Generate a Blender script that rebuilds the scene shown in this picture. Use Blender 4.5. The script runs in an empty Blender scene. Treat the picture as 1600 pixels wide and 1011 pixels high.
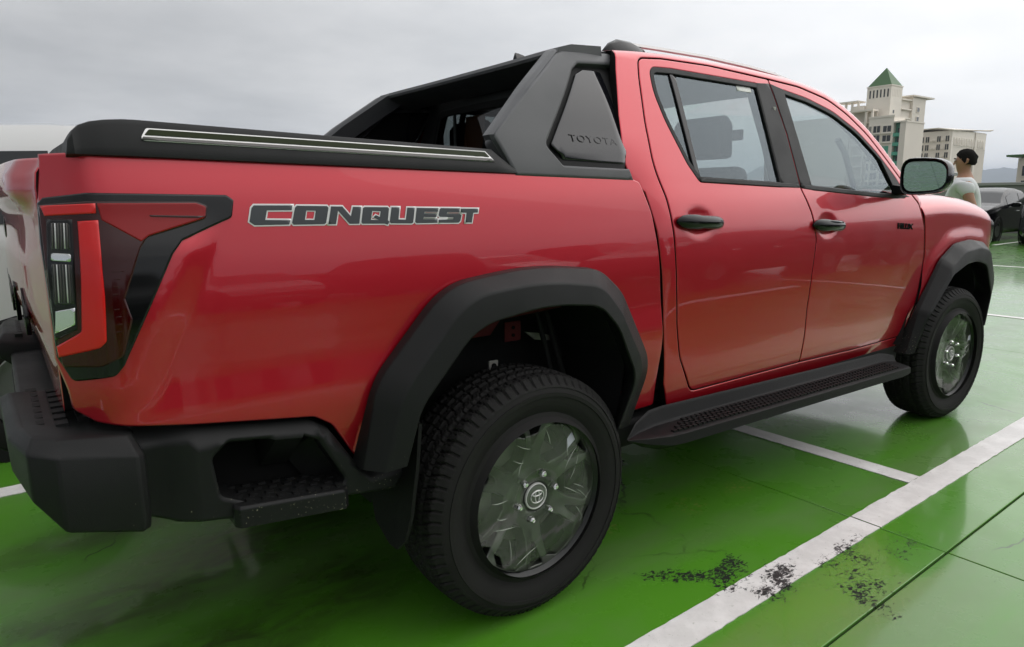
import bpy, bmesh, math, random
import numpy as np
from mathutils import Vector, Matrix, noise
from mathutils.geometry import delaunay_2d_cdt
random.seed(7)
rad = math.radians
scene = bpy.context.scene
col = scene.collection

# ------------------------------------------------------------------ camera
CAM = Vector((-1.232, -2.443, 1.283))
yaw, pitch, roll = rad(52.779), rad(-10.025), rad(-0.424)
fw = Vector((math.cos(pitch)*math.cos(yaw), math.cos(pitch)*math.sin(yaw), math.sin(pitch)))
r0 = Vector((math.sin(yaw), -math.cos(yaw), 0)); u0 = r0.cross(fw)
rt = math.cos(roll)*r0 + math.sin(roll)*u0
up = -math.sin(roll)*r0 + math.cos(roll)*u0
cd = bpy.data.cameras.new('camera'); cam = bpy.data.objects.new('camera', cd); col.objects.link(cam)
cam.matrix_world = Matrix(((rt.x, up.x, -fw.x, CAM.x), (rt.y, up.y, -fw.y, CAM.y), (rt.z, up.z, -fw.z, CAM.z), (0, 0, 0, 1)))
cd.sensor_width = 36; cd.lens = 1054.557/1600*36; cd.shift_y = -8.07/1600
cd.clip_start = .05; cd.clip_end = 60000
scene.camera = cam

# ------------------------------------------------------------------ world, sun, exposure
SUN_EL, SUN_AZ = rad(42), rad(-18)          # azimuth measured from +X towards +Y
sund = Vector((math.cos(SUN_EL)*math.cos(SUN_AZ), math.cos(SUN_EL)*math.sin(SUN_AZ), math.sin(SUN_EL)))
wd = bpy.data.worlds.new('World'); scene.world = wd; wd.use_nodes = True
nt = wd.node_tree; nt.nodes.clear()
def wn(t, **k):
    n = nt.nodes.new(t)
    for a, b in k.items(): setattr(n, a, b)
    return n
def wmath(op, a, b=None):
    n = wn('ShaderNodeMath', operation=op)
    for i, v in enumerate((a, b)):
        if v is None: continue
        if isinstance(v, (int, float)): n.inputs[i].default_value = v
        else: nt.links.new(v, n.inputs[i])
    return n.outputs[0]
sky = wn('ShaderNodeTexSky', sky_type='NISHITA', sun_disc=False, sun_elevation=SUN_EL, sun_rotation=math.pi/2 - SUN_AZ, air_density=1.0, dust_density=3.0)
tc = wn('ShaderNodeTexCoord')
nrm = wn('ShaderNodeVectorMath', operation='NORMALIZE'); nt.links.new(tc.outputs['Generated'], nrm.inputs[0])
sep = wn('ShaderNodeSeparateXYZ'); nt.links.new(nrm.outputs[0], sep.inputs[0])
# an overcast deck: layered noise in direction space, stretched towards the horizon like a flat cloud sheet
zz = wmath('ADD', wmath('MAXIMUM', sep.outputs['Z'], 0.0), 0.16)
cx = wmath('DIVIDE', sep.outputs['X'], zz); cy = wmath('DIVIDE', sep.outputs['Y'], zz)
cmb = wn('ShaderNodeCombineXYZ'); nt.links.new(cx, cmb.inputs[0]); nt.links.new(cy, cmb.inputs[1])
n1 = wn('ShaderNodeTexNoise'); n1.inputs['Scale'].default_value = 0.75; n1.inputs['Detail'].default_value = 6; n1.inputs['Roughness'].default_value = .55
nt.links.new(cmb.outputs[0], n1.inputs['Vector'])
dt = wn('ShaderNodeVectorMath', operation='DOT_PRODUCT'); nt.links.new(nrm.outputs[0], dt.inputs[0]); dt.inputs[1].default_value = sund
glow = wmath('POWER', wmath('MAXIMUM', wmath('MULTIPLY_ADD', dt.outputs['Value'], .5), 0.0), 2.5)
glow.node.inputs[0].links[0].from_node.inputs[0].links[0].from_node.inputs[2].default_value = .5
lum = wmath('ADD', wmath('MULTIPLY', glow, CLOUD_GLOW := 7.6), wmath('MULTIPLY_ADD', n1.outputs['Fac'], 4.6))
lum.node.inputs[1].links[0].from_node.inputs[2].default_value = CLOUD_BASE = -.15
ramp = wn('ShaderNodeMix', data_type='RGBA')
ramp.inputs['A'].default_value = (.93, .96, 1.0, 1); ramp.inputs['B'].default_value = (1.0, .975, .95, 1)
nt.links.new(n1.outputs['Fac'], ramp.inputs['Factor'])
lum = wmath('MULTIPLY', lum, wmath('MULTIPLY_ADD', wmath('MAXIMUM', sep.outputs['Z'], 0.0), .65))   # an overcast sky is brightest overhead
lum.node.inputs[1].links[0].from_node.inputs[2].default_value = 1.0
hor = wmath('MULTIPLY_ADD', wmath('POWER', wmath('SUBTRACT', 1.0, wmath('MAXIMUM', sep.outputs['Z'], 0.0)), 9.0), .32); hor.node.inputs[2].default_value = 1.0
lum = wmath('MULTIPLY', lum, hor)      # thinner, brighter cloud towards the horizon
cl = wn('ShaderNodeVectorMath', operation='SCALE'); nt.links.new(ramp.outputs['Result'], cl.inputs[0]); nt.links.new(lum, cl.inputs['Scale'])
mx = wn('ShaderNodeMix', data_type='RGBA'); mx.inputs['Factor'].default_value = .96
nt.links.new(sky.outputs[0], mx.inputs['A']); nt.links.new(cl.outputs[0], mx.inputs['B'])
bg = wn('ShaderNodeBackground'); bg.inputs['Strength'].default_value = .15
nt.links.new(mx.outputs['Result'], bg.inputs['Color'])
wo = wn('ShaderNodeOutputWorld'); nt.links.new(bg.outputs[0], wo.inputs[0])
sl = bpy.data.lights.new('sun', 'SUN'); sl.energy = .6; sl.angle = rad(80); sl.color = (1, .97, .93)
so = bpy.data.objects.new('sun', sl); col.objects.link(so); so.rotation_euler = sund.to_track_quat('Z', 'Y').to_euler()
vs = scene.view_settings
vs.view_transform = 'Standard'; vs.look = 'None'; vs.gamma = 1; vs.use_curve_mapping = False; vs.exposure = 0.0

# ------------------------------------------------------------------ materials
MATS = {}
def mat(name, color, rough=.5, metal=0., coat=0., coat_rough=.03, spec=.5, bump=0., bump_scale=60., var=0., var_scale=4., emit=None, rough_var=0., sheen=0.):
    if name in MATS: return MATS[name]
    m = bpy.data.materials.new(name); m.use_nodes = True; t = m.node_tree; b = t.nodes['Principled BSDF']
    b.inputs['Base Color'].default_value = (*color, 1); b.inputs['Roughness'].default_value = rough; b.inputs['Metallic'].default_value = metal
    b.inputs['Coat Weight'].default_value = coat; b.inputs['Coat Roughness'].default_value = coat_rough; b.inputs['Specular IOR Level'].default_value = spec
    o = t.nodes.new('ShaderNodeTexCoord')
    if var > 0 or rough_var > 0:
        n = t.nodes.new('ShaderNodeTexNoise'); n.inputs['Scale'].default_value = var_scale; n.inputs['Detail'].default_value = 5
        t.links.new(o.outputs['Object'], n.inputs['Vector'])
        if var > 0:
            x = t.nodes.new('ShaderNodeMix'); x.data_type = 'RGBA'
            x.inputs['A'].default_value = (*[c*(1-var) for c in color], 1); x.inputs['B'].default_value = (*[min(1, c*(1+var)) for c in color], 1)
            t.links.new(n.outputs['Fac'], x.inputs['Factor']); t.links.new(x.outputs['Result'], b.inputs['Base Color'])
        if rough_var > 0:
            mr = t.nodes.new('ShaderNodeMapRange'); mr.inputs['From Min'].default_value = .3; mr.inputs['From Max'].default_value = .7
            mr.inputs['To Min'].default_value = max(.02, rough-rough_var); mr.inputs['To Max'].default_value = rough+rough_var
            t.links.new(n.outputs['Fac'], mr.inputs['Value']); t.links.new(mr.outputs[0], b.inputs['Roughness'])
    if bump > 0:
        n = t.nodes.new('ShaderNodeTexNoise'); n.inputs['Scale'].default_value = bump_scale; n.inputs['Detail'].default_value = 3
        t.links.new(o.outputs['Object'], n.inputs['Vector'])
        bp = t.nodes.new('ShaderNodeBump'); bp.inputs['Strength'].default_value = bump; bp.inputs['Distance'].default_value = .002
        t.links.new(n.outputs['Fac'], bp.inputs['Height']); t.links.new(bp.outputs[0], b.inputs['Normal'])
    if emit:
        b.inputs['Emission Color'].default_value = (*emit[0], 1); b.inputs['Emission Strength'].default_value = emit[1]
    MATS[name] = m
    return m
def glass(name, tint, refl=1.0, rough=.0, base=.0):
    """thin tinted sheet: transparent pass-through plus a fresnel mirror layer"""
    m = bpy.data.materials.new(name); m.use_nodes = True; t = m.node_tree; t.nodes.clear()
    tr = t.nodes.new('ShaderNodeBsdfTransparent'); tr.inputs[0].default_value = (*tint, 1)
    gl = t.nodes.new('ShaderNodeBsdfGlossy'); gl.inputs['Roughness'].default_value = rough; gl.inputs['Color'].default_value = (*(refl if isinstance(refl, tuple) else (refl,)*3), 1)
    # Schlick reflectance from |N.I|, the same from both sides of the sheet
    ge = t.nodes.new('ShaderNodeNewGeometry'); dp = t.nodes.new('ShaderNodeVectorMath'); dp.operation = 'DOT_PRODUCT'
    t.links.new(ge.outputs['Normal'], dp.inputs[0]); t.links.new(ge.outputs['Incoming'], dp.inputs[1])
    def mm(op, a, b):
        q = t.nodes.new('ShaderNodeMath'); q.operation = op; q.use_clamp = op == 'ADD'
        for i, v in enumerate((a, b)):
            if isinstance(v, (int, float)): q.inputs[i].default_value = v
            elif v is not None: t.links.new(v, q.inputs[i])
        return q
    f0 = .06+base
    ad = mm('ADD', mm('MULTIPLY', mm('POWER', mm('SUBTRACT', 1.0, mm('ABSOLUTE', dp.outputs['Value'], None).outputs[0]).outputs[0], 5.0).outputs[0], 1-f0).outputs[0], f0)
    mx = t.nodes.new('ShaderNodeMixShader'); out = t.nodes.new('ShaderNodeOutputMaterial')
    t.links.new(ad.outputs[0], mx.inputs[0]); t.links.new(tr.outputs[0], mx.inputs[1]); t.links.new(gl.outputs[0], mx.inputs[2]); t.links.new(mx.outputs[0], out.inputs[0])
    MATS[name] = m
    return m
PAINT = mat('red metallic paint', (.44, .0040, .0165), rough=.34, metal=.52, coat=1., coat_rough=.010)
PAINT.node_tree.nodes['Principled BSDF'].inputs['Coat IOR'].default_value = 1.5
PLAST = mat('black textured plastic', (.0085, .0088, .0088), rough=.46, spec=.20, bump=.25, bump_scale=900, rough_var=.05, var_scale=9)
PLASTB = mat('satin plastic lightened for sky', (.055, .056, .059), rough=.46, spec=.40, bump=.25, bump_scale=900, rough_var=.06, var_scale=7)  # lighter than the other plastic: skylight on the sports bar put into the colour
BOARD = mat('running board plastic', (.006, .006, .0062), rough=.5, spec=.14, bump=.3, bump_scale=700)
PLAST2 = mat('black rough plastic', (.008, .008, .008), rough=.6, spec=.2, bump=.5, bump_scale=500)
GLOSSB = mat('gloss black', (.004, .004, .0045), rough=.07, spec=.38)
DARK = mat('dark underbody', (.011, .011, .011), rough=.8, spec=.2, bump=.4, bump_scale=60)
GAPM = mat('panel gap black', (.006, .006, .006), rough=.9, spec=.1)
RUBBER = mat('tyre rubber', (.0125, .0118, .0115), rough=.7, spec=.2, bump=.3, bump_scale=300, var=.25, var_scale=7)
CHROME = mat('chrome', (.75, .75, .75), rough=.12, metal=1.)
SILVER = mat('silver film', (.62, .61, .60), rough=.35, metal=.4)
GREYT = mat('grey trim', (.09, .085, .08), rough=.45, metal=.3)
OLIVE = mat('dark tinted strip', (.016, .022, .005), rough=.4, spec=.12)
DECAL = mat('charcoal decal', (.028, .032, .038), rough=.4)
LENSR = mat('red lens', (.21, .004, .005), rough=.10, spec=.32)
LENSD = mat('dark red lens', (.028, .0015, .0015), rough=.07, spec=.4)
LENSL = mat('light guide red', (.55, .010, .010), rough=.15, spec=.5)
LENSC = mat('clear lamp insert', (.022, .022, .021), rough=.15, spec=.5)
INT = mat('interior dark grey', (.03, .03, .032), rough=.8)
INTL = mat('interior light grey', (.35, .34, .32), rough=.9)
SEATM = mat('seat fabric', (.018, .018, .02), rough=.85)
WGLASS = glass('tinted side glass', (.44, .49, .49), (.82, .93, 1.0), 0, .03)
RGLASS = glass('dark rear glass', (.22, .24, .24), .9, 0, .02)
SGLASS = glass('windshield glass', (.72, .77, .75), .9, 0, .02)

def splash(m):
    """dried road splash: small pale specks on the lowest edges"""
    t = m.node_tree; p = t.nodes['Principled BSDF']; g = t.nodes.new('ShaderNodeNewGeometry'); sp = t.nodes.new('ShaderNodeSeparateXYZ'); t.links.new(g.outputs['Position'], sp.inputs[0])
    a = t.nodes.new('ShaderNodeMapRange'); a.inputs[1].default_value = .72; a.inputs[2].default_value = .54; t.links.new(sp.outputs['Z'], a.inputs[0])
    n = t.nodes.new('ShaderNodeTexNoise'); n.inputs['Scale'].default_value = 190; n.inputs['Detail'].default_value = 2; t.links.new(g.outputs['Position'], n.inputs['Vector'])
    q = t.nodes.new('ShaderNodeMath'); q.operation = 'MULTIPLY_ADD'; t.links.new(a.outputs[0], q.inputs[0]); q.inputs[1].default_value = .13; t.links.new(n.outputs['Fac'], q.inputs[2])
    r = t.nodes.new('ShaderNodeMapRange'); r.inputs[1].default_value = .80; r.inputs[2].default_value = .84; t.links.new(q.outputs[0], r.inputs[0])
    x = t.nodes.new('ShaderNodeMix'); x.data_type = 'RGBA'; x.inputs['A'].default_value = p.inputs['Base Color'].default_value; x.inputs['B'].default_value = (.20, .19, .13, 1); t.links.new(r.outputs[0], x.inputs['Factor']); t.links.new(x.outputs['Result'], p.inputs['Base Color'])
splash(PLAST)

# ------------------------------------------------------------------ mesh helpers
def link(name, me, parent=None, m=None):
    o = bpy.data.objects.new(name, me); col.objects.link(o)
    if parent is not None: o.parent = parent
    if m is not None: me.materials.append(m)
    return o
def empty(name, loc=(0, 0, 0), rz=0.):
    o = bpy.data.objects.new(name, None); col.objects.link(o); o.location = loc; o.rotation_euler = (0, 0, rz); o.empty_display_size = .2
    return o
def tag(o, label=None, cat=None, group=None, kind=None):
    if label: o['label'] = label
    if cat: o['category'] = cat
    if group: o['group'] = group
    if kind: o['kind'] = kind
    return o
def smooth(me, ang=35):
    me.polygons.foreach_set('use_smooth', [True]*len(me.polygons))
    try: me.set_sharp_from_angle(angle=rad(ang))
    except Exception: pass
def mesh(name, v, f, m, parent=None, ang=35, bev=0., seg=2, flat=False):
    me = bpy.data.meshes.new(name); me.from_pydata([tuple(map(float, q)) for q in v], [], f); me.update()
    bm = bmesh.new(); bm.from_mesh(me); bmesh.ops.recalc_face_normals(bm, faces=bm.faces); bm.to_mesh(me); bm.free()
    if not flat: smooth(me, ang)
    o = link(name, me, parent, m)
    if bev > 0:
        b = o.modifiers.new('bevel', 'BEVEL'); b.width = bev; b.segments = seg; b.limit_method = 'ANGLE'; b.angle_limit = rad(30); b.harden_normals = True
    return o
def box(name, x0, x1, y0, y1, z0, z1, m, parent=None, bev=0.):
    v = [(x, y, z) for x in (x0, x1) for y in (y0, y1) for z in (z0, z1)]
    f = [(0, 1, 3, 2), (4, 6, 7, 5), (0, 4, 5, 1), (2, 3, 7, 6), (0, 2, 6, 4), (1, 5, 7, 3)]
    return mesh(name, v, f, m, parent, bev=bev)
def boxes(name, lst, m, parent=None, flat=True):
    v, f = [], []
    for (x0, x1, y0, y1, z0, z1) in lst:
        k = len(v); v += [(x, y, z) for x in (x0, x1) for y in (y0, y1) for z in (z0, z1)]
        f += [tuple(k+i for i in q) for q in [(0, 1, 3, 2), (4, 6, 7, 5), (0, 4, 5, 1), (2, 3, 7, 6), (0, 2, 6, 4), (1, 5, 7, 3)]]
    return mesh(name, v, f, m, parent, flat=flat)
def loft(name, secs, m, parent=None, closed=True, caps=True, ang=35, bev=0.):
    n = len(secs[0]); v = [p for s in secs for p in s]; f = []
    for i in range(len(secs)-1):
        for j in range(n if closed else n-1):
            k = (j+1) % n; f.append((i*n+j, i*n+k, (i+1)*n+k, (i+1)*n+j))
    if caps and closed: f += [tuple(range(n)), tuple((len(secs)-1)*n+j for j in range(n))]
    o = mesh(name, v, f, m, parent, ang, bev)
    if bev == 0 and ang < 45:
        q = o.modifiers.new('normals', 'WEIGHTED_NORMAL'); q.keep_sharp = True; q.weight = 60
    return o
def tube(name, pts, r, m, parent=None, n=8):
    secs = []
    P = [Vector(p) for p in pts]
    for i, p in enumerate(P):
        d = (P[min(i+1, len(P)-1)]-P[max(i-1, 0)]).normalized()
        a = d.cross(Vector((0, 0, 1)) if abs(d.z) < .9 else Vector((1, 0, 0))).normalized(); b = d.cross(a)
        rr = r[i] if isinstance(r, (list, tuple)) else r
        secs.append([p+rr*(math.cos(t)*a+math.sin(t)*b) for t in [2*math.pi*k/n for k in range(n)]])
    return loft(name, secs, m, parent, ang=60)
def lathe(name, prof, m, parent=None, n=64, ang=35, loc=(0, 0, 0)):
    """profile of (radius, y) spun about the y axis"""
    secs = [[(loc[0]+r*math.cos(t), loc[1]+y, loc[2]+r*math.sin(t)) for (r, y) in prof] for t in [2*math.pi*k/n for k in range(n)]]
    secs.append(secs[0]); np_ = len(prof); v = [p for s in secs[:-1] for p in s]; f = []
    for i in range(n):
        for j in range(np_-1):
            a, b = i*np_, ((i+1) % n)*np_; f.append((a+j, a+j+1, b+j+1, b+j))
    return mesh(name, v, f, m, parent, ang)
# ------------------------------------------------------------------ surface functions of the pickup body (half width over x and z)
def spl(xs,ys):
    xs=np.array(xs,float);ys=np.array(ys,float);h=np.diff(xs);d=np.diff(ys)/h
    m=np.zeros_like(ys);m[1:-1]=np.where(d[:-1]*d[1:]>0,(h[:-1]+h[1:])*3/((2*h[1:]+h[:-1])/np.where(d[:-1]==0,1e-9,d[:-1])+(h[1:]+2*h[:-1])/np.where(d[1:]==0,1e-9,d[1:])),0)
    m[0]=d[0];m[-1]=d[-1]
    def f(x):
        x=np.clip(np.asarray(x,float),xs[0],xs[-1]);i=np.clip(np.searchsorted(xs,x)-1,0,len(h)-1)
        t=(x-xs[i])/h[i]
        return (1+2*t)*(1-t)**2*ys[i]+t*(1-t)**2*h[i]*m[i]+t*t*(3-2*t)*ys[i+1]+t*t*(t-1)*h[i]*m[i+1]
    return f
def catmull(xs,ys):
    xs=np.array(xs,float);ys=np.array(ys,float)
    m=np.gradient(ys,xs);h=np.diff(xs)
    def f(x):
        x=np.clip(np.asarray(x,float),xs[0],xs[-1]);i=np.clip(np.searchsorted(xs,x)-1,0,len(h)-1)
        t=(x-xs[i])/h[i]
        return (1+2*t)*(1-t)**2*ys[i]+t*(1-t)**2*h[i]*m[i]+t*t*(3-2*t)*ys[i+1]+t*t*(t-1)*h[i]*m[i+1]
    return f
def softplus(t,k): return k*np.logaddexp(0,np.asarray(t)/k)
def sstep(a,b,x):
    t=np.clip((np.asarray(x,float)-a)/(b-a),0,1); return t*t*(3-2*t)
def pdist(x,z,poly):
    x=np.asarray(x,float);z=np.asarray(z,float);d=np.full(np.broadcast(x,z).shape,9.)
    for (ax,az),(bx,bz) in zip(poly[:-1],poly[1:]):
        ux,uz=bx-ax,bz-az;L=ux*ux+uz*uz+1e-12
        t=np.clip(((x-ax)*ux+(z-az)*uz)/L,0,1)
        d=np.minimum(d,np.hypot(x-ax-t*ux,z-az-t*uz))
    return d
def rpoly(pts,seg=6,closed=True):
    """polygon with filleted corners; pts = (x,z) or (x,z,radius)"""
    out=[];n=len(pts)
    for i,q in enumerate(pts):
        p=np.array(q[:2],float);r=q[2] if len(q)>2 else 0
        if not closed and i in (0,n-1) or r<=0: out.append(tuple(p));continue
        a=np.array(pts[i-1][:2],float);b=np.array(pts[(i+1)%n][:2],float)
        u=a-p;v=b-p;lu=np.linalg.norm(u);lv=np.linalg.norm(v);u/=lu;v/=lv
        c=np.clip(u@v,-1,1);ang=np.arccos(c)
        t=min(r/np.tan(ang/2),lu*.48,lv*.48)
        for k in range(seg+1):
            s=k/seg;out.append(tuple((1-s)**2*(p+u*t)+2*s*(1-s)*p+s*s*(p+v*t)))
    return out
cab_prof=catmull([.38,.46,.54,.64,.80,.95,1.08,1.18,1.27,1.345,1.45,1.60,1.72,1.80,1.92],
              [.815,.843,.870,.888,.899,.905,.906,.900,.883,.858,.820,.765,.720,.688,.630])
bed_prof=catmull([.50,.60,.68,.74,.79,.83,.87,.91,.97,1.04,1.12,1.20,1.30,1.375],
              [.852,.868,.885,.8985,.9055,.9070,.9040,.9010,.9005,.9015,.8980,.8910,.878,.861])
RARCH=rpoly([(-.565,.60),(-.520,.83,.10),(-.30,1.062,.16),(.0,1.095,.6),(.262,1.068,.12),(.365,.99,.12),(.520,.72,.10),(.430,.50)],8,False)
FARCH=rpoly([(2.535,.46),(2.615,.68,.10),(2.83,.93,.15),(3.02,1.022,.2),(3.25,1.035,.4),(3.50,1.005,.15),(3.66,.78,.1),(3.60,.52)],8,False)
def Wbed(x,z):
    x=np.asarray(x,float);z=np.asarray(z,float)
    w=bed_prof(z)
    # shoulder strip beside the lamp
    nx,nz=.906,-.423   # normal of the diagonal lamp edge, pointing forward
    s=(x+.905)*nx+(z-1.205)*nz
    w=w+.24*np.minimum(softplus(.055-s,.004),.055)*(1-sstep(1.17,1.27,z))*sstep(.82,.92,z)
    d=pdist(x,z,RARCH); inside=(x>-.53)&(x<.5)&(z<1.0)&(np.abs(x)<.30)
    w=w+.0*d
    w=w-1.02*softplus(-1.082-x,.012)-.10*softplus(-1.0-x,.05)
    w=w-.5*softplus(x-.62,.01)
    return w
HANDLES=((.795,1.196),(1.688,1.159))
bar_prof=catmull([1.32,1.36,1.42,1.50,1.58,1.66,1.72,1.76,1.80],[.877,.870,.850,.815,.778,.735,.697,.668,.630])
def Wbar(x,z): return bar_prof(z)+0*np.asarray(x,float)
def Wcab(x,z):
    x=np.asarray(x,float);z=np.asarray(z,float)
    w=cab_prof(z)-.012*sstep(1.9,2.9,x)*sstep(1.34,1.1,z)*0
    w=w-.35*softplus(.60-x,.03)*sstep(1.5,1.2,z)
    g=Zg(x);d=np.clip(g-z,0,.035)
    w=w-(.035-np.sqrt(np.maximum(.035**2-(.035-d)**2,0)))
    for cx,cz in HANDLES: w=w-.009*np.exp(-(((x-cx)/.070)**2+((z-cz)/.046)**2)**2)
    return w
Zg=catmull([.40,.56,.8,1.15,1.5,1.75,1.97,2.13,2.29,2.43,2.54,2.66,2.80],[1.780,1.802,1.820,1.827,1.822,1.808,1.774,1.715,1.622,1.500,1.392,1.270,1.12])
def Zf(x): return catmull([2.5,2.8,3.05,3.3,3.5,3.7,4.05],[1.275,1.290,1.290,1.274,1.248,1.205,1.09])(x)
def Wfen(x,z):
    x=np.asarray(x,float);z=np.asarray(z,float)
    w=cab_prof(np.minimum(z,1.10))
    d=pdist(x,z,FARCH); inside=(np.abs(x-3.085)<.33)&(z<.9)
    w=w+.010*(1-sstep(0,.09,np.where(inside,0,d)))
    t=np.clip((z-(Zf(x)-.11))/.11,0,1)
    w=w-.13*(1-np.sqrt(np.maximum(1-t**2,0)))
    c=np.clip(x-3.55,0,None)
    return w-.85*c*c-.6*c**3
def pip(px, pz, poly):
    px = np.asarray(px); inside = np.zeros(px.shape, bool); P = np.array(poly)
    x1, z1 = P[:, 0], P[:, 1]; x2, z2 = np.roll(x1, -1), np.roll(z1, -1)
    for a, b, c, d in zip(x1, z1, x2, z2):
        if b == d: continue
        k = ((b > pz) != (d > pz)) & (px < (c-a)*(pz-b)/(d-b)+a); inside ^= k
    return inside
def resample(poly, step):
    out = []; n = len(poly)
    for i in range(n):
        a, b = np.array(poly[i][:2]), np.array(poly[(i+1) % n][:2]); L = np.linalg.norm(b-a)
        if L < 1e-5: continue
        k = max(1, int(math.ceil(L/step)))
        out += [tuple(a+(b-a)*j/k) for j in range(k)]
    return out
def area2(p):
    P = np.array(p); return float(np.sum(P[:, 0]*np.roll(P[:, 1], -1)-np.roll(P[:, 0], -1)*P[:, 1]))
def panel(name, outline, M, out, m, parent=None, holes=(), step=.03, depth=.015, edge=.004, drop=.002, extra=()):
    """sheet cut to an outline (with holes) in two surface parameters, laid on the surface M, with rolled edges and a turned-in flange"""
    loops = [resample(outline, step)]+[resample(h, step) for h in holes]
    pts, cons, bn = [], [], []
    for li, lp in enumerate(loops):
        sgn = 1 if area2(lp) > 0 else -1
        if li > 0: sgn = -sgn
        k = len(pts); n = len(lp); P = np.array(lp)
        d = np.roll(P, -1, 0)-P; L = np.maximum(np.linalg.norm(d, axis=1, keepdims=True), 1e-9); nn = np.stack([-d[:, 1], d[:, 0]], 1)/L*sgn
        vn = nn+np.roll(nn, 1, 0); vn /= np.maximum(np.linalg.norm(vn, axis=1, keepdims=True), 1e-6)
        pts += [tuple(q) for q in P]; bn += [tuple(q) for q in vn]; cons += [(k+i, k+(i+1) % n) for i in range(n)]
    nb = len(pts); bp = np.array(pts); bnn = np.array(bn)
    def inmat(x, z):
        r = pip(x, z, loops[0])
        for h in loops[1:]: r &= ~pip(x, z, h)
        return r
    def bd(x, z):
        d = np.full(len(x), 9.)
        for lp in loops: d = np.minimum(d, pdist(x, z, lp+[lp[0]]))
        return d
    ins = bp+bnn*edge
    ok = inmat(ins[:, 0], ins[:, 1]) & (bd(ins[:, 0], ins[:, 1]) > edge*.75)
    ring = ins[ok]; rid = np.full(nb, -1); rid[ok] = nb+np.arange(ok.sum())
    cons2 = [(int(rid[a]), int(rid[b])) for a, b in cons if rid[a] >= 0 and rid[b] >= 0 and np.linalg.norm(ins[a]-ins[b]) > 1e-6 and np.dot(ins[a]-ins[b], bp[a]-bp[b]) > 0]
    x0, z0 = bp.min(0); x1, z1 = bp.max(0)
    gx, gz = np.meshgrid(np.arange(x0+step/2, x1, step), np.arange(z0+step/2, z1, step)); gx = gx.ravel(); gz = gz.ravel()
    if len(gx):
        k = inmat(gx, gz); gx, gz = gx[k], gz[k]
    if len(gx):
        k = bd(gx, gz) > max(step*.45, edge*1.7); gx, gz = gx[k], gz[k]
    if len(extra) and len(gx):        # follow a crease with rows of its own
        ex = np.array(extra); k = inmat(ex[:, 0], ex[:, 1]) & (bd(ex[:, 0], ex[:, 1]) > edge*1.7); ex = ex[k]
        k = np.array([np.min(np.hypot(ex[:, 0]-a, ex[:, 1]-b)) > step*.55 for a, b in zip(gx, gz)]); gx = np.concatenate([gx[k], ex[:, 0]]); gz = np.concatenate([gz[k], ex[:, 1]])
    allp = np.concatenate([bp, ring, np.stack([gx, gz], 1)]) if len(gx) else np.concatenate([bp, ring])
    res = delaunay_2d_cdt([Vector(q) for q in allp.tolist()], cons+cons2, [], 0, 1e-7)
    V = np.array([(q.x, q.y) for q in res[0]]); F = np.array([f for f in res[2] if len(f) == 3]); orig = res[3]
    cen = V[F].mean(1); F = F[inmat(cen[:, 0], cen[:, 1])]
    isb = np.full(len(V), -1)
    for i, o in enumerate(orig):
        for q in o:
            if q < nb: isb[i] = q
    def N(a, b):
        e = 1e-4; p1 = M(a+e, b)-M(a-e, b); p2 = M(a, b+e)-M(a, b-e); n = np.cross(p1, p2); n /= np.maximum(np.linalg.norm(n, axis=1, keepdims=True), 1e-12)
        return n
    P3 = M(V[:, 0], V[:, 1]); nr = N(V[:, 0], V[:, 1]); outv = np.array(out, float)
    flip = np.sum(nr@outv) < 0
    if flip: nr = -nr; F = F[:, ::-1]
    bi = np.where(isb >= 0)[0]
    e = 1e-4; b2 = V[bi]-bnn[isb[bi]]*e
    tang = M(b2[:, 0], b2[:, 1])-P3[bi]; tang /= np.maximum(np.linalg.norm(tang, axis=1, keepdims=True), 1e-12)
    vnorm = nr.copy(); q = nr[bi]+1.1*tang; vnorm[bi] = q/np.linalg.norm(q, axis=1, keepdims=True)
    base_n = nr[bi].copy()
    P3[bi] -= base_n*drop
    # flange
    inv = {int(isb[i]): int(i) for i in bi}
    nv = len(P3); fl = {}
    verts = P3.tolist(); norms = vnorm.tolist()
    for k, i in enumerate(bi):
        fl[int(i)] = (len(verts), len(verts)+1)
        verts.append(P3[i].tolist()); verts.append((P3[i]-base_n[k]*depth).tolist())
        norms.append(tang[k].tolist()); norms.append(tang[k].tolist())
    faces = [tuple(int(c) for c in t) for t in F]; nf = len(faces)
    if depth > 0:
        for a, b in cons:
            if a in inv and b in inv:
                i, j = inv[a], inv[b]
                if i == j: continue
                t = (fl[i][0], fl[j][0], fl[j][1], fl[i][1])
                p = [np.array(verts[c]) for c in t]; fn = np.cross(p[1]-p[0], p[2]-p[0])
                if fn@np.array(norms[t[0]]) < 0: t = t[::-1]
                faces.append(t)
    me = bpy.data.meshes.new(name); me.from_pydata(verts, [], faces); me.update()
    me.polygons.foreach_set('use_smooth', [True]*len(me.polygons))
    ln = [norms[l.vertex_index] for l in me.loops]
    me.normals_split_custom_set(ln)
    o = link(name, me, parent, m)
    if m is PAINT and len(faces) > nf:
        me.materials.append(GAPM); me.polygons.foreach_set('material_index', [0]*nf+[1]*(len(faces)-nf))  # turned-in edges coloured black for the shade in the seams, not body red
    return o
def SM(W, s, off=0.):
    return lambda a, b: np.stack([np.asarray(a, float), s*(W(a, b)+off), np.asarray(b, float)], 1)
def K(w): return lambda x, z: np.full(np.shape(x), w)
def offset_poly(poly, d):
    P = np.array([q[:2] for q in poly], float); s = 1 if area2(P) > 0 else -1
    e = np.roll(P, -1, 0)-P; e /= np.maximum(np.linalg.norm(e, axis=1, keepdims=True), 1e-9)
    n = np.stack([e[:, 1], -e[:, 0]], 1)*s; n0 = np.roll(n, 1, 0)
    m = n+n0; den = np.maximum(1+np.sum(n*n0, 1), .45)[:, None]
    return [tuple(q) for q in P+d*m/den]
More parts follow.
